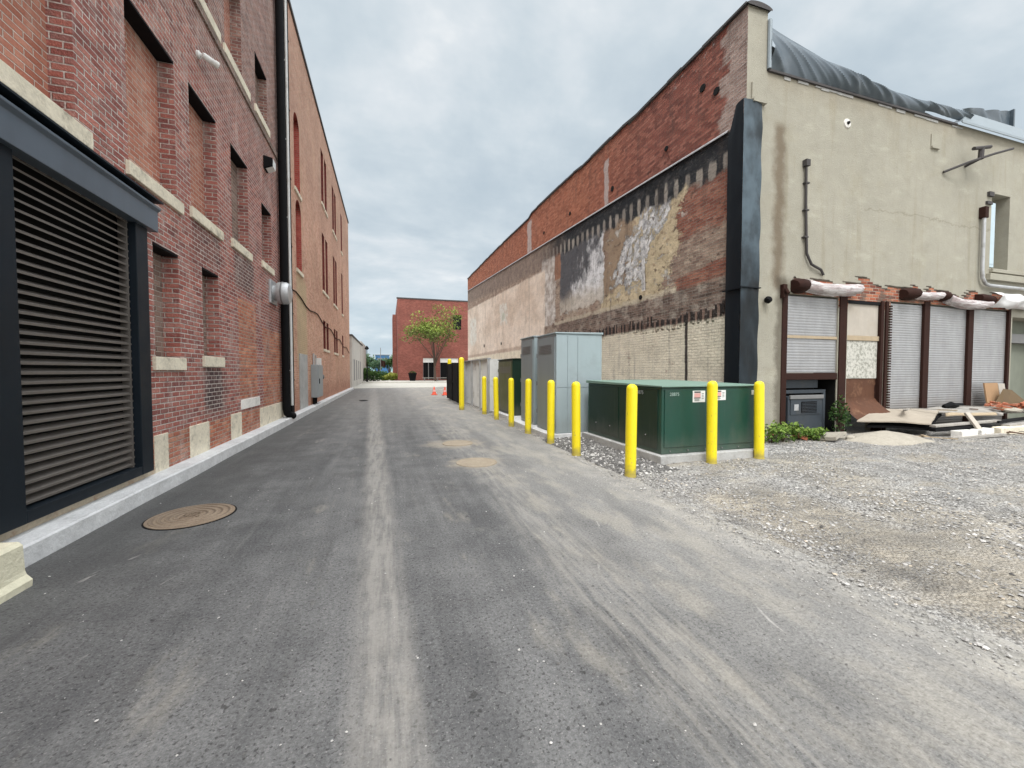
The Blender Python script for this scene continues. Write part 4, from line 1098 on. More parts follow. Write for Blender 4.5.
# ------------------------------------------------------------------ transformer and cabinets
tr = empty('transformer', (5.2, 6.6, 0), 'large dark green transformer box with pale lid on a concrete pad', 'transformer')
p = MB(); p.box(4.10, 6.32, 5.30, 8.0, -.05, .148); p.build('concrete_pad', M['concrete'], tr, bevel=.012)
p = MB(); p.box(4.19, 6.22, 5.41, 7.88, .15, 1.235); p.build('body', M['green'], tr, bevel=.012)
p = MB(); p.add([(4.16,5.37,1.238),(6.25,5.37,1.238),(6.25,7.92,1.238),(4.16,7.92,1.238),(4.16,5.37,1.262),(6.25,5.37,1.262),(6.25,7.92,1.30),(4.16,7.92,1.30)], [(0,3,2,1),(4,5,6,7),(0,1,5,4),(1,2,6,5),(2,3,7,6),(3,0,4,7)])
p.build('lid', M['green_top'], tr, bevel=.006)
p = MB(); p.box(4.24, 5.19, 5.396, 5.412, .26, 1.20); p.build('door', M['green'], tr, bevel=.005)
p = MB(); p.box(5.20, 6.17, 5.396, 5.412, .26, 1.20); d2 = p.build('door', M['green'], tr, bevel=.005)
p = MB(); p.box(5.23, 5.27, 5.375, 5.396, .62, .82); p.build('handle', M['black'], d2, bevel=.005)
p = MB(); p.box(4.176, 4.192, 5.50, 6.62, .22, 1.19); p.box(4.176, 4.192, 6.66, 7.80, .22, 1.19); p.build('side_panel', M['dkgreen'], tr, bevel=.005)  # darker green than the front paints this side as shaded
p = MB()
for y in (5.8, 6.35, 6.95, 7.5): p.lathe((4.172, y, .42), [(.014, -.006), (.012, .008)], 8, Matrix.Rotation(R(-90), 3, 'Y'))
for x in (4.35, 4.7, 5.05, 5.4, 5.75, 6.1): p.lathe((x, 5.392, .20), [(.012, -.006), (.010, .006)], 8, Matrix.Rotation(R(90), 3, 'X'))
p.build('bolts', M['frame_grey'], tr)
def sticker(x0, x1, z0, z1):
    q = MB(); q.box(x0, x1, 5.392, 5.3955, z0, z1); s_ = q.build('warning_label', M['whitepaint'], tr)
    w, h = x1 - x0, z1 - z0
    q = MB(); q.box(x0 + .12*w, x0 + .62*w, 5.3895, 5.3915, z0 + .42*h, z1 - .22*h); q.build('red_block', M['pink'], s_)
    q = MB(); q.box(x0 + .12*w, x0 + .62*w, 5.3895, 5.3915, z1 - .18*h, z1 - .06*h); q.box(x0 + .1*w, x0 + .62*w, 5.3895, 5.3915, z0 + .33*h, z0 + .40*h)
    for k in range(3): q.box(x0 + .14*w, x0 + (.5 + .1*(k % 2))*w, 5.3895, 5.3915, z0 + (.10+.07*k)*h, z0 + (.13+.07*k)*h)
    for k in range(4): q.box(x0 + .72*w, x0 + .88*w, 5.3895, 5.3915, z0 + (.3+.14*k)*h, z0 + (.34+.14*k)*h)
    q.build('printed_lines', M['ink'], s_)
sticker(4.78, 5.03, .985, 1.175); sticker(5.20, 5.46, 1.01, 1.18)
q = MB(); q.box(6.02, 6.12, 5.392, 5.3955, 1.09, 1.17); q.build('small_label', M['whitepaint'], tr)
text_mesh('stencil_number', '28875', .075, Matrix.Translation((4.42, 5.391, 1.12)) @ Matrix.Rotation(R(90), 4, 'X'), M['ltgreentext'], tr)
text_mesh('stencil_number', '28875', .09, Matrix.Translation((4.171, 5.98, 1.13)) @ Matrix.Rotation(R(-90), 4, 'Z') @ Matrix.Rotation(R(90), 4, 'X'), M['greybox'], tr)

def cabinet(label, x0, x1, y0, y1, z0, z1, mb, mdoor, seams=True, hinge=True, name='switchgear_cabinet'):
    t = empty(name, ((x0 + x1) / 2, (y0 + y1) / 2, 0), label, 'cabinet')
    p = MB(); p.box(x0, x1, y0, y1, z0, z1); p.build('body', mb, t, bevel=.008)
    p = MB()
    p.add([(x0 - .03, y0 - .03, z1 + .002), (x1 + .02, y0 - .03, z1 + .002), (x1 + .02, y1 + .02, z1 + .002), (x0 - .03, y1 + .02, z1 + .002),
           (x0 - .03, y0 - .03, z1 + .03), (x1 + .02, y0 - .03, z1 + .05), (x1 + .02, y1 + .02, z1 + .05), (x0 - .03, y1 + .02, z1 + .03)],
          [(0,3,2,1),(4,5,6,7),(0,1,5,4),(1,2,6,5),(2,3,7,6),(3,0,4,7)])
    p.build('roof', mb, t, bevel=.006)
    p = MB(); p.box(x0 - .022, x0 + .002, y0 + .05, y1 - .05, z0 + .08, z1 - .06); d = p.build('door', mdoor, t, bevel=.006)
    p = MB(); p.box(x0 - .075, x0 - .022, y0 + .10, y0 + .14, z0 + (z1 - z0) * .42, z0 + (z1 - z0) * .52); p.build('handle', M['black'], d, bevel=.006)
    p = MB()
    for k in range(6): p.box(x0 - .03, x0 - .022, y0 + .2, y1 - .2, z1 - .42 + k * .035, z1 - .42 + k * .035 + .016)
    p.build('louvre_slots', M['frame_grey'], d)
    if hinge:
        p = MB()
        for zz in (.2, .5, .8): p.tube([(x0 - .028, y1 - .045, z0 + (z1 - z0) * zz - .05), (x0 - .028, y1 - .045, z0 + (z1 - z0) * zz + .05)], .012, 8)
        p.build('hinge', M['frame_grey'], d)
    if seams:
        p = MB(); w = x1 - x0; zs = z0 + (z1 - z0) * .47
        panels = ((.0, .24), (.24, .46), (.46, 1.0))
        for a, b in panels:
            for c, e in ((z0 + .05, zs), (zs, z1 - .03)):
                p.box(x0 + a * w + .006, x0 + b * w - .006, y0 - .012, y0 + .002, c + .005, e - .005)
        p.build('side_panels', mb, t, bevel=.004)
    return t
c1 = cabinet('largest pale blue grey cabinet left of the green transformer', 3.56, 4.70, 8.20, 9.36, .06, 2.33, M['cabinet'], M['cabinet_dark'])
p = MB(); p.box(4.05, 4.13, 8.165, 8.186, 1.10, 1.20); p.build('padlock_plate', M['white'], c1, bevel=.004)
cabinet('second blue grey cabinet, narrower strip seen just behind the largest one', 3.60, 4.72, 9.72, 10.74, .10, 2.38, M['cabinet'], M['cabinet_dark'])
cabinet('olive and black green cabinet between the grey cabinets and the pale metal screen', 3.66, 4.9, 11.75, 13.4, .12, 1.86, M['dkgreen'], M['olive'], seams=False)
p = MB(); p.box(3.36, 5.0, 7.95 + .2, 11.3, -.05, .10); p.box(3.5, 5.1, 11.35, 13.7, -.05, .115)
tag(p.build('equipment_pad', M['kerb'], origin=(4.2, 10, 0), bevel=.012), 'low pale concrete pad under the row of grey and olive cabinets', 'concrete pad')
# pale screen
sc = empty('metal_screen', (3.6, 16, 0), 'pale grey ribbed metal screen between the olive cabinet and the tall yellow post', 'screen')
p = MB()
def corr(i, j):
    y = 13.95 + 4.7 * i
    return (3.48 + .018 * (1 if int(i * 64) % 4 < 2 else -1), y, .05 + 1.88 * j)
p.grid(128, 1, corr, False); p.quad((3.48, 13.95, .05), (4.9, 13.95, .05), (4.9, 13.95, 1.93), (3.48, 13.95, 1.93))
p.build('sheet', M['pale_metal'], sc)
for y in (13.95, 15.3, 16.9, 18.6):
    p = MB(); p.box(3.40, 3.47, y, y + .07, 0, 1.97); p.build('post', M['galv'], sc)
p = MB(); p.box(3.41, 3.53, 13.94, 18.7, 1.93, 1.975); p.build('top_rail', M['galv'], sc)
# black gates
bg = empty('enclosure_gate', (2.95, 19, 0), 'black panelled enclosure gate between the two tall yellow posts', 'gate')
for y0, y1 in ((17.45, 19.1), (19.14, 20.9)):
    p = MB(); p.box(2.93, 2.98, y0, y1, .10, 1.86); gp_ = p.build('gate_leaf', M['black'], bg, bevel=.005)
    q = MB(); q.box(2.905, 2.93, y0 + .02, y0 + .09, .1, 1.86); q.box(2.905, 2.93, y1 - .09, y1 - .02, .1, 1.86); q.box(2.905, 2.928, y0, y1, .95, 1.03); q.build('stile', M['black'], gp_)
p = MB(); p.box(2.98, 5.2, 20.9, 20.98, .1, 1.86); p.build('side_panel', M['black'], bg)

# bollards -------------------------------------------------------
bm_ = MB()
bm_.lathe((0, 0, 0), [(.078, -.06), (.078, 1.235), (.074, 1.265), (.062, 1.29), (.04, 1.307), (.012, 1.314)], 24)
bm_.lathe((0, 0, 0), [(.083, -.03), (.083, .012), (.079, .022)], 24)
bol = [(3.30, 4.93, 'yellow bollard at the front left corner of the green transformer'),
       (4.92, 5.12, 'yellow bollard in front of the two warning labels on the green transformer'),
       (6.03, 5.23, "yellow bollard at the green transformer's right end near the weeds"),
       (3.20, 6.45, 'yellow bollard in front of the wide blue grey side of the largest cabinet'),
       (3.23, 7.70, 'yellow bollard by the door corner of the largest blue grey cabinet'),
       (3.22, 9.09, 'yellow bollard before the second blue grey cabinet'),
       (3.20, 10.4, 'yellow bollard before the dark end of the olive cabinet'),
       (3.21, 12.0, 'yellow bollard before the olive door of the olive cabinet'),
       (3.20, 13.6, 'yellow bollard at the near end of the pale metal screen')]
bo0 = None
for x, y, lab in bol:
    if bo0 is None: bo0 = bm_.build('bollard', M['yellow']); o = bo0
    else: o = bo0.copy(); col.objects.link(o)
    o.location = (x, y, gz(x, y) if x > 3.4 else 0); o.rotation_euler = (R(random.uniform(-1.1, 1.1)), R(random.uniform(-1.1, 1.1)), random.uniform(0, 6))
    tag(o, lab, 'bollard', 'yellow bollards guarding the equipment')
tm = MB(); tm.lathe((0, 0, 0), [(.10, -.06), (.10, 1.93), (.094, 1.97), (.075, 2.0), (.04, 2.02), (.01, 2.025)], 24)
o = tm.build('gate_post', M['yellow']); o.location = (2.70, 15.3, 0); tag(o, 'tall yellow post standing in front of the pale metal screen', 'post', 'tall yellow gate posts')
o2 = o.copy(); col.objects.link(o2); o2.location = (3.12, 21.3, .12); tag(o2, 'tall yellow post whose cap shows above the black gate', 'post', 'tall yellow gate posts')

# cones
cm = MB(); cm.box(-.18, .18, -.18, .18, 0, .035); cm.lathe((0, 0, 0), [(.14, .035), (.125, .06), (.03, .50), (.024, .51)], 18)
cw = MB(); cw.lathe((0, 0, 0), [(.102, .20), (.070, .32), (.068, .325)], 18)
def cone(x, y, lab):
    t = empty('traffic_cone', (0, 0, 0), lab, 'traffic cone', 'orange cones by the black gate')
    cm.build('body', M['orange'], t); cw.build('reflective_band', M['pink'], t); t.location = (x, y, .01)
    return t
c_ = cone(2.75, 25.4, 'left orange traffic cone, nearer the middle of the alley')
c2 = copy_tree(c_); c2.location = (3.35, 24.9, .01); tag(c2, 'right orange traffic cone, half hidden by the black gate')

# manholes
def manhole(x, y, r, mat, collar, lab, ring=True):
    t = empty('manhole_cover', (x, y, .01), lab, 'manhole cover')
    p = MB()
    prof = [(r * 1.0, -.02), (r * 1.0, .006)]
    for k in range(5):
        rr_ = r * (.93 - k * .17); prof += [(rr_, .006), (rr_ - .01, .013), (rr_ - r * .06, .013), (rr_ - r * .06 - .01, .006)]
    prof.append((.01, .008))
    p.lathe((x, y, .006), prof, 40); p.build('lid', mat, t)
    p = MB(); p.lathe((x, y, .004), [(r * 1.05, -.02), (r * 1.04, .004), (r * .99, .005)], 40); p.build('rim', collar, t)
    p = MB()
    for a in range(-3, 4):
        for b in range(-3, 4):
            if a * a + b * b < 9: p.box(x + a * .035 - .010, x + a * .035 + .010, y + b * .035 - .010, y + b * .035 + .010, .008, .021)
    p.build('pattern', mat, t)
    return t
manhole(-1.95, 4.88, .37, M['rustyiron'], M['black'], 'rusty brown ribbed manhole cover by the kerb left of the alley')
def patch(x, y, rx, ry, seed, lab, lid):
    t = empty('manhole_cover', (x, y, .01), lab, 'manhole cover')
    p = MB(); p.lathe((x + .04, y, .012), [(lid * 1.05, -.02), (lid * 1.03, .002), (lid * .98, .003), (lid * .97, -.002), (lid * .4, -.001), (.01, -.001)], 36); p.build('lid', M['dusty'], t)
manx = patch(1.33, 6.38, .48, .40, 1.3, 'nearer of two sand covered manholes in the middle of the alley', .32)
patch(1.32, 8.2, .55, .48, 5.1, 'farther of two sand covered manholes with a patchy collar', .30)
p = MB(); p.grid(16, 4, lambda i, j: (-1.2 + .22 * j * math.cos(6.283 * i), 21.5 + .5 * j * math.sin(6.283 * i), .014 - .006 * j), True)
tag(p.build('drain_cover', M['black'], origin=(-1.2, 21.5, .01)), 'small dark drain lid far down the left of the alley', 'drain cover')

# yellow painted block at bottom left
p = MB()
def blk(i, j):
    pr = [(-3.05, .335), (-2.60, .335), (-2.44, .325), (-2.42, .30), (-2.415, .12), (-2.412, .09), (-2.385, .05), (-2.38, -.06)]
    a = pr[int(round(i * 7))]; y = 2.4 + 1.2 * j
    k = .012 * nz2(a[1] * 3, y, 3, 4)
    return (a[0] + k, y + (.02 * (.3 - a[1]) if j == 1 else 0), a[1] + k * .5)
p.grid(7, 14, blk, False)
pr = [(-3.05, .335), (-2.60, .335), (-2.44, .325), (-2.42, .30), (-2.415, .12), (-2.412, .09), (-2.385, .05), (-2.38, -.06), (-3.05, -.06)]
p.add([(a, 3.597, z) for a, z in pr], [tuple(range(9))])
tag(p.build('painted_block', M['yellowpaint'], origin=(-2.7, 3.0, 0)), 'worn concrete block with faded yellow paint at the kerb end below the louvred door', 'concrete block')

# ------------------------------------------------------------------ fittings on the left wall
p = MB()
p.tube([(XL + .13, 12.72, 14.2), (XL + .13, 12.72, .42), (XL + .15, 12.74, .30), (XL + .20, 12.85, .22), (XL + .24, 13.0, .20)], .10, 14)
tag(p.build('drainpipe', M['black'], origin=(XL, 12.72, .2)), 'black drainpipe nearer the louvred door, left of the white conduit', 'drainpipe')
p = MB(); p.box(XL, XL + .18, 13.22, 13.55, .19, 14.2)
for k in range(7): p.box(XL, XL + .19, 13.2, 13.57, 1.2 + k * 2.0, 1.26 + k * 2.0)
tag(p.build('drainpipe', M['black'], origin=(XL, 13.58, .2), bevel=.02), 'square black downpipe at the seam with the orange building', 'drainpipe')
p = MB(); p.tube([(XL + .22, 13.02, 14.2), (XL + .22, 13.02, .5)], .035, 8)
for k in range(6): p.box(XL, XL + .2, 13.0, 13.04, 1.5 + k * 2.2, 1.53 + k * 2.2)
tag(p.build('conduit', M['white'], origin=(XL, 13.02, .5)), 'thin white conduit between the two black drainpipes', 'conduit')
vh = empty('vent_hood', (XL, 12.0, 3.56), 'round galvanised vent hood sticking out of the dark brick wall beside the drainpipes', 'vent')
RX = Matrix.Rotation(R(90), 3, 'Y')
p = MB(); p.lathe((XL, 12.0, 3.56), [(.20, 0), (.20, .14), (.275, .15), (.285, .20), (.285, .36), (.25, .42), (.15, .455), (.02, .46)], 28, RX); p.build('drum', M['galv'], vh)
p = MB(); p.box(XL - .02, XL + .05, 11.68, 12.32, 3.26, 3.86); p.build('wall_plate', M['galv'], vh, bevel=.01)
p = MB(); p.lathe((XL, 12.0, 3.56), [(.29, .235), (.296, .245), (.296, .265), (.29, .275)], 28, RX); p.build('band', M['frame_grey'], vh)
sc_ = empty('security_camera', (XL, 7.85, 6.6), 'white bullet camera on the brick below the belt course', 'camera')
p = MB(); p.lathe((XL, 7.85, 6.62), [(.06, 0), (.06, .03), (.03, .05), (.025, .12)], 14, RX); p.build('mount', M['white'], sc_)
Mc = Matrix.Rotation(R(-58), 3, 'Z') @ Matrix.Rotation(R(98), 3, 'Y')
Mc = Matrix.Rotation(R(48), 3, 'Z') @ Matrix.Rotation(R(94), 3, 'Y')
p = MB(); p.lathe((XL + .12, 7.86, 6.6), [(.04, -.06), (.05, -.04), (.052, .12), (.058, .13), (.058, .17), (.044, .175)], 16, Mc); p.build('barrel', M['white'], sc_)
p = MB(); p.lathe((XL + .12, 7.86, 6.6), [(.042, .176), (.038, .18)], 16, Mc); p.build('lens', M['black'], sc_)
fl = empty('floodlight', (XL, 11.6, 6.7), 'black wall floodlight with pale glass under the third floor windows', 'floodlight')
p = MB(); p.add([(XL,11.42,6.52),(XL+.2,11.42,6.60),(XL+.2,11.42,6.80),(XL,11.42,6.84),(XL,11.72,6.52),(XL+.2,11.72,6.60),(XL+.2,11.72,6.80),(XL,11.72,6.84)], [(0,1,2,3),(7,6,5,4),(0,4,5,1),(1,5,6,2),(2,6,7,3),(3,7,4,0)])
p.build('housing', M['black'], fl, bevel=.015)
p = MB(); p.add([(XL+.05,11.44,6.525),(XL+.208,11.44,6.592),(XL+.208,11.70,6.592),(XL+.05,11.70,6.525),(XL+.212,11.44,6.78),(XL+.212,11.70,6.78)], [(0,1,2,3),(1,4,5,2)])
p.build('glass', M['white'], fl)
eb = empty('electrical_box', (XL, 17.9, .3), 'tall grey electrical cabinet with meter on the orange brick wall', 'electrical box')
p = MB(); p.box(XL, XL + .26, 17.35, 18.5, .45, 1.75); p.build('enclosure', M['greybox'], eb, bevel=.015)
p = MB(); p.box(XL + .26, XL + .275, 17.4, 18.45, .5, 1.7); dd = p.build('door', M['greybox'], eb, bevel=.004)
p = MB(); p.box(XL + .275, XL + .3, 17.46, 17.52, 1.0, 1.2); p.build('handle', M['black'], dd)
p = MB(); p.box(XL, XL + .16, 18.6, 18.95, .9, 2.05); p.build('conduit_box', M['white'], eb, bevel=.01)
p = MB(); p.lathe((XL + .16, 18.78, 1.25), [(.1, 0), (.1, .08), (.06, .12)], 14, RX); p.build('meter', M['frame_grey'], eb)
p = MB(); p.tube([(XL + .08, 17.5, .16), (XL + .08, 17.5, .45)], .05, 8); p.tube([(XL + .08, 17.9, .16), (XL + .08, 17.9, .45)], .05, 8); p.build('riser_pipe', M['black'], eb)
p = MB(); p.tube([(XL + .05, 17.7, 1.75), (XL + .05, 17.7, 2.2)], .035, 8); p.tube([(XL + .05, 18.2, 1.75), (XL + .05, 18.2, 2.15)], .03, 8); p.build('riser_conduit', M['galv'], eb)
p = MB(); pts = [(XL + .025, 13.9 + k * .85, 4.05 - .03 * k + .10 * math.sin(k * 1.3) - (.35 if k > 5 else 0) * (k - 5) * .06) for k in range(24)]
p.tube(pts, .02, 6)
tag(p.build('wall_cable', M['brownpost'], origin=(XL, 14, 4)), 'thin brown cable sagging along the orange brick above the electrical cabinet', 'cable')

# ------------------------------------------------------------------ debris in front of the stucco building
def sheet(name, cx, cy, L, Wd, th, rz, z, tilt, mat, lab, cat='plywood sheet', group=None, rx=0):
    Mx = rot((cx, cy, z), rx, tilt, rz); mb = MB()
    def top(i, j):
        warp = .03 * math.sin(math.pi * i) + .015 * nz2(i * 3 + cx, j * 3, 1)
        return Mx @ Vector(((i - .5) * L, (j - .5) * Wd, th + warp))
    def bot(i, j):
        warp = .03 * math.sin(math.pi * i) + .015 * nz2(i * 3 + cx, j * 3, 1)
        return Mx @ Vector(((i - .5) * L, (j - .5) * Wd, warp))
    mb.grid(12, 6, top); mb.grid(12, 6, bot)
    for e in (0, 1):
        mb.grid(12, 1, lambda i, j, e=e: (top if j else bot)(i, e), False); mb.grid(1, 6, lambda i, j, e=e: (top if i else bot)(e, j), False)
    o = mb.build(name, mat, origin=(cx, cy, z)); tag(o, lab, cat, group); return o
def poly_sheet(name, top, th, mat, lab, cat, grp=None):
    mb = MB(); n = 14
    T = [Vector(p) for p in top]
    def f(i, j, dz=0.0):
        a = T[0].lerp(T[1], i); b = T[3].lerp(T[2], i); q = a.lerp(b, j)
        return (q.x + .015 * nz2(j * 6, i, 1, q.x), q.y + .015 * nz2(i * 6, j, 1), q.z + dz + .05 * math.sin(math.pi * i) * .6 + .03 * nz2(q.x * 1.5, q.y * 1.5, 1, 3))
    mb.grid(n, n, lambda i, j: f(i, j)); mb.grid(n, n, lambda i, j: f(i, j, -th))
    for e in (0, 1):
        mb.grid(n, 1, lambda i, j, e=e: f(i, e, -th * j), False); mb.grid(1, n, lambda i, j, e=e: f(e, j, -th * i), False)
    o = mb.build(name, mat, origin=T[0]); tag(o, lab, cat, grp); return o
poly_sheet('plywood_sheet', [(10.35, 6.45, .36), (11.75, 6.74, .56), (13.75, 6.62, .52), (11.55, 5.72, .34)], .03, M['ply'], 'big dusty pale plywood sheet topping the pile below the second shutter', 'plywood sheet')
poly_sheet('plywood_sheet', [(10.6, 6.4, .24), (11.8, 6.7, .40), (13.7, 6.58, .40), (11.65, 5.78, .22)], .05, M['black'], 'black sheet standing in for the shadow under the big dusty plywood', 'plywood sheet')  # black layer stands in for the shaded gap beneath the top sheet
poly_sheet('plywood_sheet', [(12.75, 6.5, .50), (13.9, 6.74, .56), (16.2, 6.5, .50), (14.6, 5.86, .42)], .03, M['wood_grey'], 'grey board lying flat beneath the third shutter right of the big sheet', 'plywood sheet')
poly_sheet('plywood_sheet', [(14.5, 6.6, .42), (15.5, 6.72, .42), (18.4, 6.4, .42), (17.6, 5.9, .38)], .04, M['wood_grey'], 'grey board lying under the cardboard and broken bricks', 'plywood sheet')
poly_sheet('plywood_sheet', [(12.6, 5.98, .45), (12.8, 6.1, .47), (14.5, 6.0, .45), (14.3, 5.84, .43)], .025, M['wood_tan'], 'narrow tan board laid across the pile in the middle', 'board')
def plank(x0, y0, z0, x1, y1, z1, w, h, mat, lab, grp='timbers in the rubbish pile', name='timber', cat='timber'):
    a = Vector((x0, y0, z0)); b = Vector((x1, y1, z1)); L = (b - a).length; d = (b - a).normalized()
    q = d.to_track_quat('X', 'Z').to_matrix().to_4x4(); q.translation = a
    mb = MB(); mb.box(0, L, -w/2, w/2, -h/2, h/2, q); o = mb.build(name, mat, origin=a, bevel=.006); tag(o, lab, cat, grp)
plank(11.6, 5.72, .27, 14.1, 5.74, .30, .12, .05, M['wood_grey'], 'upper grey timber along the front edge of the big plywood sheet')
plank(11.55, 5.70, .19, 13.6, 5.68, .20, .12, .07, M['black'], 'dark timber under the front edge of the big plywood sheet')
plank(13.9, 5.7, .28, 17.4, 5.95, .32, .12, .06, M['black'], 'long dark timber on the right under the grey boards')
plank(14.1, 5.62, .2, 17.2, 5.85, .22, .14, .05, M['wood_grey'], 'long pale grey timber just above the row of white blocks')
plank(12.82, 5.42, .03, 12.95, 5.78, .52, .11, .05, M['wood_white'], 'short pale board leaning up against the middle of the pile')
plank(11.6, 5.42, .04, 13.4, 5.36, .05, .1, .06, M['wood_grey'], 'bleached timber lying on the gravel in front of the blocks')
rb_ = random.Random(21)
bx0 = 12.0
for i, (x, w) in enumerate(((11.95, .62), (12.72, .55), (13.56, 1.05), (14.66, .6), (15.3, .7))):
    mb = MB(); q = rot((x + w / 2, 5.50 + .035 * i, .09), rb_.uniform(-3, 3), rb_.uniform(-2, 2), rb_.uniform(-4, 6)); mb.box(-w/2, w/2, -.1, .1, -.08, .09, q)
    tag(mb.build('stone_block', M['limewhite'] if i != 2 else M['lime'], origin=(x + w / 2, 5.5, 0), bevel=.015),
        ['leftmost white block at the foot of the pile', 'white block right of the leaning pale board', 'longest yellowish block in the front row', 'fourth block in the front row, right of the longest', 'rightmost white block in the front row'][i], 'block', 'blocks along the foot of the pile')
rw = random.Random(77)
for k in range(16):
    L = rw.uniform(.25, .8); w_ = rw.uniform(.03, .09); x = rw.uniform(11.2, 17.0); y = rw.uniform(5.35, 6.5)
    onpile = y > 5.8
    q = rot((x, y, (.56 if onpile else .05) + rw.uniform(0, .03)), rw.uniform(-6, 6), rw.uniform(-7, 7), rw.uniform(0, 180))
    mb = MB(); mb.add([q @ Vector(p) for p in ((-L/2, -w_/2, 0), (L/2, -w_*.2, 0), (L/2 + .04, w_*.3, 0), (-L/2 - .03, w_/2, 0), (-L/2, -w_/2, .02), (L/2, -w_*.2, .02), (L/2 + .04, w_*.3, .02), (-L/2 - .03, w_/2, .02))],
        [(0,3,2,1),(4,5,6,7),(0,1,5,4),(1,2,6,5),(2,3,7,6),(3,0,4,7)])
    tag(mb.build('wood_scrap', M[rw.choice(('wood_grey', 'wood_tan', 'rust'))], origin=(x, y, .05)), 'thin splintered wood scrap lying about the rubbish pile', 'wood scrap', 'wood scraps about the rubbish pile')
# cardboard box
cb = empty('cardboard_box', (16.0, 6.35, .45), 'open brown cardboard box leaning below the fourth shutter', 'box')
p = MB(); q = rot((15.75, 6.5, .5), -8, 0, 0)
p.box(-.25, .35, .0, .03, 0, .68, q); p.build('back_flap', M['card'], cb)
p = MB(); p.add([(15.6, 6.25, .5), (16.9, 6.2, .46), (16.35, 6.42, .98), (15.95, 6.42, 1.02), (15.5, 6.42, .55)], [(0,1,2,3), (0,3,4)]); p.add([(16.35, 6.42, .98), (16.9, 6.2, .46), (17.1, 6.45, .5)], [(0,1,2)])
p.build('side_flap', M['card_dark'], cb)
p = MB(); p.box(.42, .72, .02, .04, .1, .66, q); p.build('torn_flap', M['wood_white'], cb)
# loose bricks
brm = MB(); brm.box(-.1, .1, -.048, .048, 0, .062)
M['redbrick'] = simple('loose red brick', (.36,.125,.07), .9, 0, .5, 9.0, .006, grime=((.50,.42,.34), .7))
br0 = None; spots = []
for k in range(70):
    spots.append((rb_.uniform(14.9, 18.6), rb_.uniform(5.9, 6.5), .47 + .16 * rb_.random(), rb_.uniform(-25, 25), rb_.uniform(-20, 20), rb_.uniform(0, 180)))
for k in range(9):
    spots.append((rb_.uniform(7.75, 9.1), rb_.uniform(6.15, 6.7), .02 + .06 * rb_.random(), rb_.uniform(-25, 25), rb_.uniform(-20, 20), rb_.uniform(0, 180)))
for k, s_ in enumerate(spots):
    if br0 is None: br0 = brm.build('loose_brick', M['redbrick'], bevel=.006); o = br0
    else: o = br0.copy(); col.objects.link(o)
    o.location = s_[:3]; o.rotation_euler = [R(a) for a in s_[3:]]
    if k < 70: tag(o, 'broken red brick in the heap in front of the cardboard box', 'brick', 'broken bricks heaped by the cardboard box')
    else: tag(o, 'broken red brick among the weeds by the stucco corner', 'brick', 'broken bricks among the weeds')
for k, (x, y, z, sx) in enumerate(((15.2, 5.95, .50, .16), (16.1, 5.9, .50, .20), (16.9, 5.95, .52, .17), (17.8, 6.0, .52, .2))):
    p = MB(); p.grid(12, 8, lambda i, j: (x + 1.7 * sx * math.sin(math.pi * j) * math.cos(6.283 * i) * (1 + .5 * nz2(i * 6, j * 3, 1, x)), y + sx * math.sin(math.pi * j) * math.sin(6.283 * i), z + sx * .4 * math.cos(math.pi * j) + .04 * nz2(i * 7, j * 7, 1, x)), False)
    tag(p.build('mortar_lump', M['slabc'], origin=(x, y, z)), ['cream mortar lump at the left end of the brick heap', 'biggest cream mortar lump, in front of the cardboard box', 'cream mortar lump in the middle right of the brick heap', 'cream mortar lump at the right edge of the brick heap'][k], 'rubble')
# concrete slab and mound
p = MB()
def mound(i, j):
    x = 8.95 + 2.7 * i; y = 5.35 + 1.2 * j
    e = math.sin(math.pi * i) ** 1.1 * math.sin(math.pi * min(1, .05 + j * .95)) ** .9
    return (x + .12 * nz2(i * 4, j * 4, 1), y + .5 * (i - .5) * (j - .5) + .1 * nz2(i * 4, j * 4, 1, 7), -.07 + .26 * e + .02 * nz2(i * 9, j * 9, 1, 2) * e)
p.grid(40, 24, mound)
tag(p.build('sand_heap', M['slabc'], origin=(10.3, 5.9, 0)), 'low flattened heap of sandy rubble in front of the plywood pile', 'rubble heap')
sheet('concrete_slab', 9.05, 6.2, .75, .5, .07, 20, .06, -3, M['slabc'], 'broken tilted piece of slab between the weeds and the sandy heap', 'slab', rx=-8)
for (x, y, sx, r_, lab) in ((8.62, 6.45, .13, 10, 'pinkish rounded rock left behind the weeds'), (8.1, 6.5, .15, 40, 'larger pale rock at the left back of the weeds'), (9.45, 6.0, .10, 70, 'small pale rock beside the tilted slab')):
    p = MB(); p.grid(12, 8, lambda i, j: (x + sx * math.sin(math.pi * j) * math.cos(6.283 * i) * (1 + .25 * nz2(i * 6, j * 3, 1, x)), y + sx * .8 * math.sin(math.pi * j) * math.sin(6.283 * i), .06 + sx * .65 * math.cos(math.pi * j)), True)
    tag(p.build('rock', M['slabc'], origin=(x, y, 0)), lab, 'rock')
# scrap on the shutter sill
p = MB(); p.tube([(13.7, 6.55, .58), (13.9, 6.5, .63), (14.15, 6.55, .6), (14.35, 6.5, .62)], [.05, .08, .07, .04], 8)
tag(p.build('rag', M['black'], origin=(14, 6.5, .55)), 'small dark crumpled rag at the foot of the third shutter', 'rag')

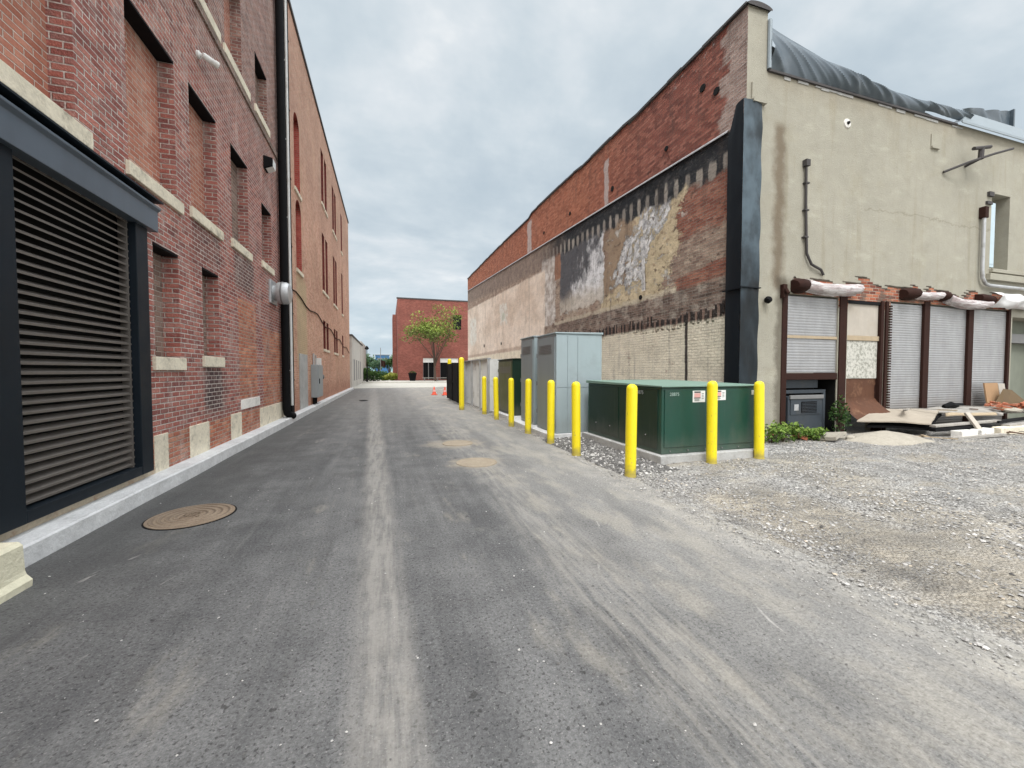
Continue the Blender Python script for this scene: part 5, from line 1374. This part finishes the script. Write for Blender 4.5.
# ------------------------------------------------------------------ plants
def leaves(mb, uvl, c, rad, n, size, rn, tone=(0, 1), shell=.35, up=0.0, droop=.0):
    for _ in range(n):
        while True:
            d = Vector((rn.uniform(-1, 1), rn.uniform(-1, 1), rn.uniform(-1, 1)))
            if shell < d.length < 1: break
        p = Vector(c) + Vector((d.x * rad[0], d.y * rad[1], d.z * rad[2]))
        a = Vector((rn.gauss(0, 1), rn.gauss(0, 1), rn.gauss(0, 1) + up)).normalized(); b = a.orthogonal().normalized()
        b = (Matrix.Rotation(rn.uniform(0, 6.28), 3, a) @ b)
        s = size * rn.uniform(.6, 1.4)
        mb.add([p - a * s, p + b * s * .45, p + a * s, p - b * s * .45], [(0, 1, 2, 3)])
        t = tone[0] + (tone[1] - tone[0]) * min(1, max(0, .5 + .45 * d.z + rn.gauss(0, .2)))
        uvl.append((t, 0))
def tree(x, y, z0, h, crown, nl, size, mat, lab, seed, stems=1, trunk_r=.1, split=.35, name='tree', group=None, tone=(0, 1)):
    rn = random.Random(seed); t = empty(name, (x, y, z0), lab, 'tree', group)
    tk = MB(); lf = MB(); uvl = []
    ends = []
    hs = h * split
    tk.tube([(x, y, z0 - .1), (x + .02 * h * rn.uniform(-1, 1), y, z0 + hs * .5), (x + .03 * h * rn.uniform(-1, 1), y, z0 + hs)], [trunk_r * 1.25, trunk_r, trunk_r * .8], 8)
    p0 = Vector((x, y, z0 + hs * .95))
    for k in range(9):
        a = 2 * math.pi * k / 9 + rn.uniform(-.3, .3); e = rn.uniform(.45, 1.0)
        tip = Vector((x + crown[0] * .8 * math.cos(a) * e, y + crown[1] * .8 * math.sin(a) * e, z0 + hs + (h - hs) * rn.uniform(.45, .95)))
        mid = p0.lerp(tip, .5) + Vector((rn.uniform(-.1, .1), rn.uniform(-.1, .1), .06)) * h
        tk.tube([p0 - Vector((0, 0, hs * rn.uniform(0, .3))), mid, tip], [trunk_r * .55, trunk_r * .35, trunk_r * .12], 6, False)
        ends += [mid.lerp(tip, .4), tip]
        for _ in range(3):
            b = mid.lerp(tip, rn.uniform(0, .8)); e2 = b + Vector((rn.uniform(-1, 1) * crown[0] * .5, rn.uniform(-1, 1) * crown[1] * .5, rn.uniform(.1, .9) * crown[2] * .6))
            tk.tube([b, e2], [trunk_r * .2, trunk_r * .06], 5, False); ends.append(e2)
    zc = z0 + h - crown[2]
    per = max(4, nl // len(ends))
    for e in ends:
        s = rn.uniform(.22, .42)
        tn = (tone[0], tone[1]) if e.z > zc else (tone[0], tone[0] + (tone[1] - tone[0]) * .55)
        leaves(lf, uvl, e, (crown[0] * s, crown[1] * s, crown[2] * s), per, size, rn, tn, .1)
    tk.build('trunk', M['bark'], t); lf.build('crown', mat, t, uvrand=uvl)
    return t
tree(6.1, 54.5, .1, 9.2, (3.7, 3.3, 2.9), 3600, .15, M['leaf_tree'], 'slender yellow green tree in front of the far red brick building', 4, trunk_r=.12, split=.34)
def shrub(x, y, z0, rad, nl, size, mat, lab, seed, name='shrub', group=None, cat='shrub', stems=5):
    rn = random.Random(seed); t = empty(name, (x, y, z0), lab, cat, group)
    tk = MB(); lf = MB(); uvl = []
    for k in range(stems):
        a = rn.uniform(0, 6.28); e = rn.uniform(.3, .9)
        tip = Vector((x + rad[0] * e * math.cos(a), y + rad[1] * e * math.sin(a), z0 + rad[2] * rn.uniform(1.1, 1.9)))
        tk.tube([(x, y, z0 - .03), Vector((x, y, z0)).lerp(tip, .5) + Vector((0, 0, .1 * rad[2])), tip], [rad[2] * .04, rad[2] * .03, rad[2] * .012], 5, False)
        leaves(lf, uvl, tip, (rad[0] * .5, rad[1] * .5, rad[2] * .45), nl // (2 * stems), size, rn, (0, 1), .05)
    leaves(lf, uvl, (x, y, z0 + rad[2] * .95), rad, nl // 2, size, rn, (0, 1), .2)
    tk.build('stems', M['bark'], t); lf.build('foliage', mat, t, uvrand=uvl); return t
weeds = [(7.55, 6.28, .30, 'leafy weed clump at the far left, by the last bollard'), (7.9, 6.3, .34, 'tallest bright weed clump in front of the stucco pier'), (8.3, 6.25, .26, 'weed clump in the middle before the brown post'), (8.62, 6.15, .20, 'low weed clump beside the tilted slab')]
for k, (x, y, r_, lab) in enumerate(weeds):
    shrub(x, y, gz(x, y), (r_, r_ * .8, r_ * .62), 420, .035, M['leaf_weed'], lab, 40 + k, 'weed_clump', 'weeds at the foot of the stucco corner', 'weed', 9)
shrub(9.95, 6.55, gz(9.9, 6.5), (.26, .18, .42), 360, .04, M['leaf_dark'], 'dark leafy sapling growing by the post between recess and rusty sheet', 60, 'sapling', None, 'plant', 5)
# far end planting
for k, (x, y, r_, lab, mat) in enumerate(((-1.9, 57, (1.5, .9, .7), 'dark clipped hedge at the foot of the pale building', 'leaf_dark'), (-3.6, 57, (1.3, .9, .8), 'dark hedge at the left edge of the far gap', 'leaf_dark'),
        (.55, 62, (1.2, .8, .55), 'low lime green shrub at the corner of the far red building', 'leaf_lime'), (-.5, 62, (.6, .6, .4), 'small lime shrub left of the low lime shrub', 'leaf_lime'))):
    shrub(x, y, .1, r_, 1500, .13, M[mat], lab, 80 + k)
for k, (x, y, h_, cr_, lab, mt) in enumerate(((-3.6, 88, 4.2, (1.6, 1.6, 1.8), 'leftmost green tree in the gap behind the lamp', 'leaf_dark'), (-1.9, 80, 4.0, (1.5, 1.5, 1.7), 'green tree left of the flagpole', 'leaf_far'),
        (.3, 84, 4.4, (1.7, 1.7, 2.0), 'dark green tree right of the flagpole', 'leaf_dark'), (1.5, 95, 4.6, (1.9, 1.9, 2.1), 'green tree against the far red building corner', 'leaf_far'), (-5.5, 105, 6.0, (2.4, 2.4, 2.4), 'distant tree behind the lamp head', 'leaf_far'), (.3, 130, 6.5, (3.2, 3.0, 2.6), 'hazy tree behind the others in the middle of the gap', 'leaf_far'))):
    tree(x, y, -.1, h_, cr_, 900, .2, M[mt], lab, 100 + k, trunk_r=.12, split=.3, group=None)

# planter, lamp, flagpole, blue building at the far end
pl = empty('planter', (3.25, 57.5, .13), 'big dark planter pot against the far red brick wall', 'planter')
p = MB(); p.lathe((3.25, 57.5, .13), [(.38, 0), (.55, .9), (.6, .95), (.6, 1.08), (.52, 1.08), (.5, .95)], 20); p.build('pot', M['black'], pl)
p = MB(); uvl = []; leaves(p, uvl, (3.25, 57.5, 1.25), (.5, .5, .22), 120, .1, random.Random(2), (0, .6)); p.build('plants', M['leaf_dark'], pl, uvrand=uvl)
bn = empty('bench', (6.2, 57.0, .13), 'low dark bench under the slender tree', 'bench')
p = MB(); p.box(4.6, 8.6, 56.7, 57.2, .5, .58); p.build('seat', M['wood_grey'], bn)
for x in (4.8, 6.6, 8.4):
    p = MB(); p.box(x, x + .12, 56.75, 57.15, .13, .5); p.build('leg', M['frame_grey'], bn)
lp = empty('street_lamp', (-2.55, 54.0, .1), 'black street lamp before the pale building at the end of the alley', 'street lamp')
p = MB(); p.lathe((-2.55, 54, .1), [(.14, 0), (.12, .4), (.06, .5), (.045, 4.1)], 12); p.build('pole', M['black'], lp)
p = MB(); p.lathe((-2.55, 54, 4.2), [(.10, 0), (.26, .12), (.24, .22), (.10, .42), (.03, .5)], 14); p.build('lamp_head', M['black'], lp)
fp = empty('flagpole', (-1.25, 75, 0), 'flagpole with a dark flag in the gap at the end of the alley', 'flagpole')
p = MB(); p.lathe((-1.25, 75, 0), [(.07, -.1), (.05, 5.6), (.02, 5.65)], 10); p.build('pole', M['frame_grey'], fp)
p = MB(); p.grid(10, 6, lambda i, j: (-1.2 + .75 * i, 75 + .1 * math.sin(i * 7), 2.4 + 1.1 * j - .3 * i), True); p.build('flag', M['brownpost'], fp)
bb = empty('distant_building', (-1.3, 120, 0), 'blue box shaped building showing above the distant trees', 'building')
p = MB(); p.box(-3.4, .3, 120, 126, -.1, 6.0); p.build('wall', M['blue'], bb)
p = MB(); p.box(-3.6, .5, 119.8, 126.2, 6.0, 6.2); p.build('roof', M['flash'], bb)
p = MB(); p.box(-2.9, -1.6, 119.9, 120.05, 3.8, 5.2); p.box(-1.1, -.1, 119.9, 120.05, 3.8, 5.2); p.build('window', M['frame_grey'], bb)

# ------------------------------------------------------------------ sky, sun, camera
SUN_EL, SUN_AZ = 54.0, 200.0       # azimuth clockwise from +y
world = bpy.data.worlds.new('World'); scene.world = world; world.use_nodes = True
class WT(Mat):
    def __init__(s): s.nt = world.node_tree; s._uv = None
w = WT(); nt = world.node_tree
bgd = nt.nodes['Background']
sky = nt.nodes.new('ShaderNodeTexSky'); sky.sky_type = 'NISHITA'; sky.sun_disc = False
sky.sun_elevation = R(SUN_EL); sky.sun_rotation = R(SUN_AZ); sky.dust_density = 3.0
tc = nt.nodes.new('ShaderNodeTexCoord'); sep = nt.nodes.new('ShaderNodeSeparateXYZ'); nt.links.new(tc.outputs['Generated'], sep.inputs[0])
dx, dy, dz = (S(w, sep.outputs[i]) for i in range(3))
dzc = w.math('MAXIMUM', dz, 0.0)
pv = w.vec(dx / (dzc + .30), dy / (dzc + .30), 0.0)
n1 = w.noise(pv, 1.5, 6.0, .58, .25); n2 = w.noise(w.vec(dx / (dzc + .22) * .55, dy / (dzc + .22), 4.0), 3.2, 5.0, .55)
cf = w.sm(n1 * .72 + n2 * .28, .36, .68)
cloud = w.ramp(cf, [(0, (.51,.60,.67)), (.38, (.62,.70,.755)), (.70, (.74,.795,.835)), (1, (.96,.97,.97))])
hz = 1.0 - w.sm(dzc, .02, .28)
cloud = w.mix(hz * .45, cloud, (.55,.70,.80))
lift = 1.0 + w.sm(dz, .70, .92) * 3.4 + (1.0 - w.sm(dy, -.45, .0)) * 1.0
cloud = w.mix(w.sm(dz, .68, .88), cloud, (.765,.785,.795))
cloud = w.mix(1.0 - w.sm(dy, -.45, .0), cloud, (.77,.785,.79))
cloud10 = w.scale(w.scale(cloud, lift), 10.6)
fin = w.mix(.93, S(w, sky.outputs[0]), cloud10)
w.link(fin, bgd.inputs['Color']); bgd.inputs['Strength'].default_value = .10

sd = bpy.data.lights.new('sun', 'SUN'); sd.energy = 2.2; sd.angle = R(20); sd.color = (1.0, .98, .955)
so = bpy.data.objects.new('sun', sd); col.objects.link(so)
az = R(SUN_AZ); el = R(SUN_EL)
dirv = Vector((math.sin(az) * math.cos(el), math.cos(az) * math.cos(el), math.sin(el)))
so.rotation_euler = (-dirv).to_track_quat('-Z', 'Y').to_euler(); so.location = (0, -20, 40)

cd = bpy.data.cameras.new('camera'); cam = bpy.data.objects.new('camera', cd); col.objects.link(cam)
cd.sensor_fit = 'HORIZONTAL'; cd.sensor_width = 36.0; cd.lens = 36.0 * 400.0 / 1024.0
cd.clip_start = .05; cd.clip_end = 6000
cam.location = (0, 0, 1.5)
cam.rotation_euler = (R(90 - 1.86), 0, R(-17.2))
scene.camera = cam
scene.view_settings.view_transform = 'Standard'; scene.view_settings.look = 'None'
scene.view_settings.exposure = 0; scene.view_settings.gamma = 1
scene.cycles.max_bounces = 5; scene.cycles.diffuse_bounces = 3; scene.cycles.glossy_bounces = 2
scene.cycles.use_adaptive_sampling = True; scene.cycles.adaptive_threshold = .02
scene.render.resolution_x = 1024; scene.render.resolution_y = 768
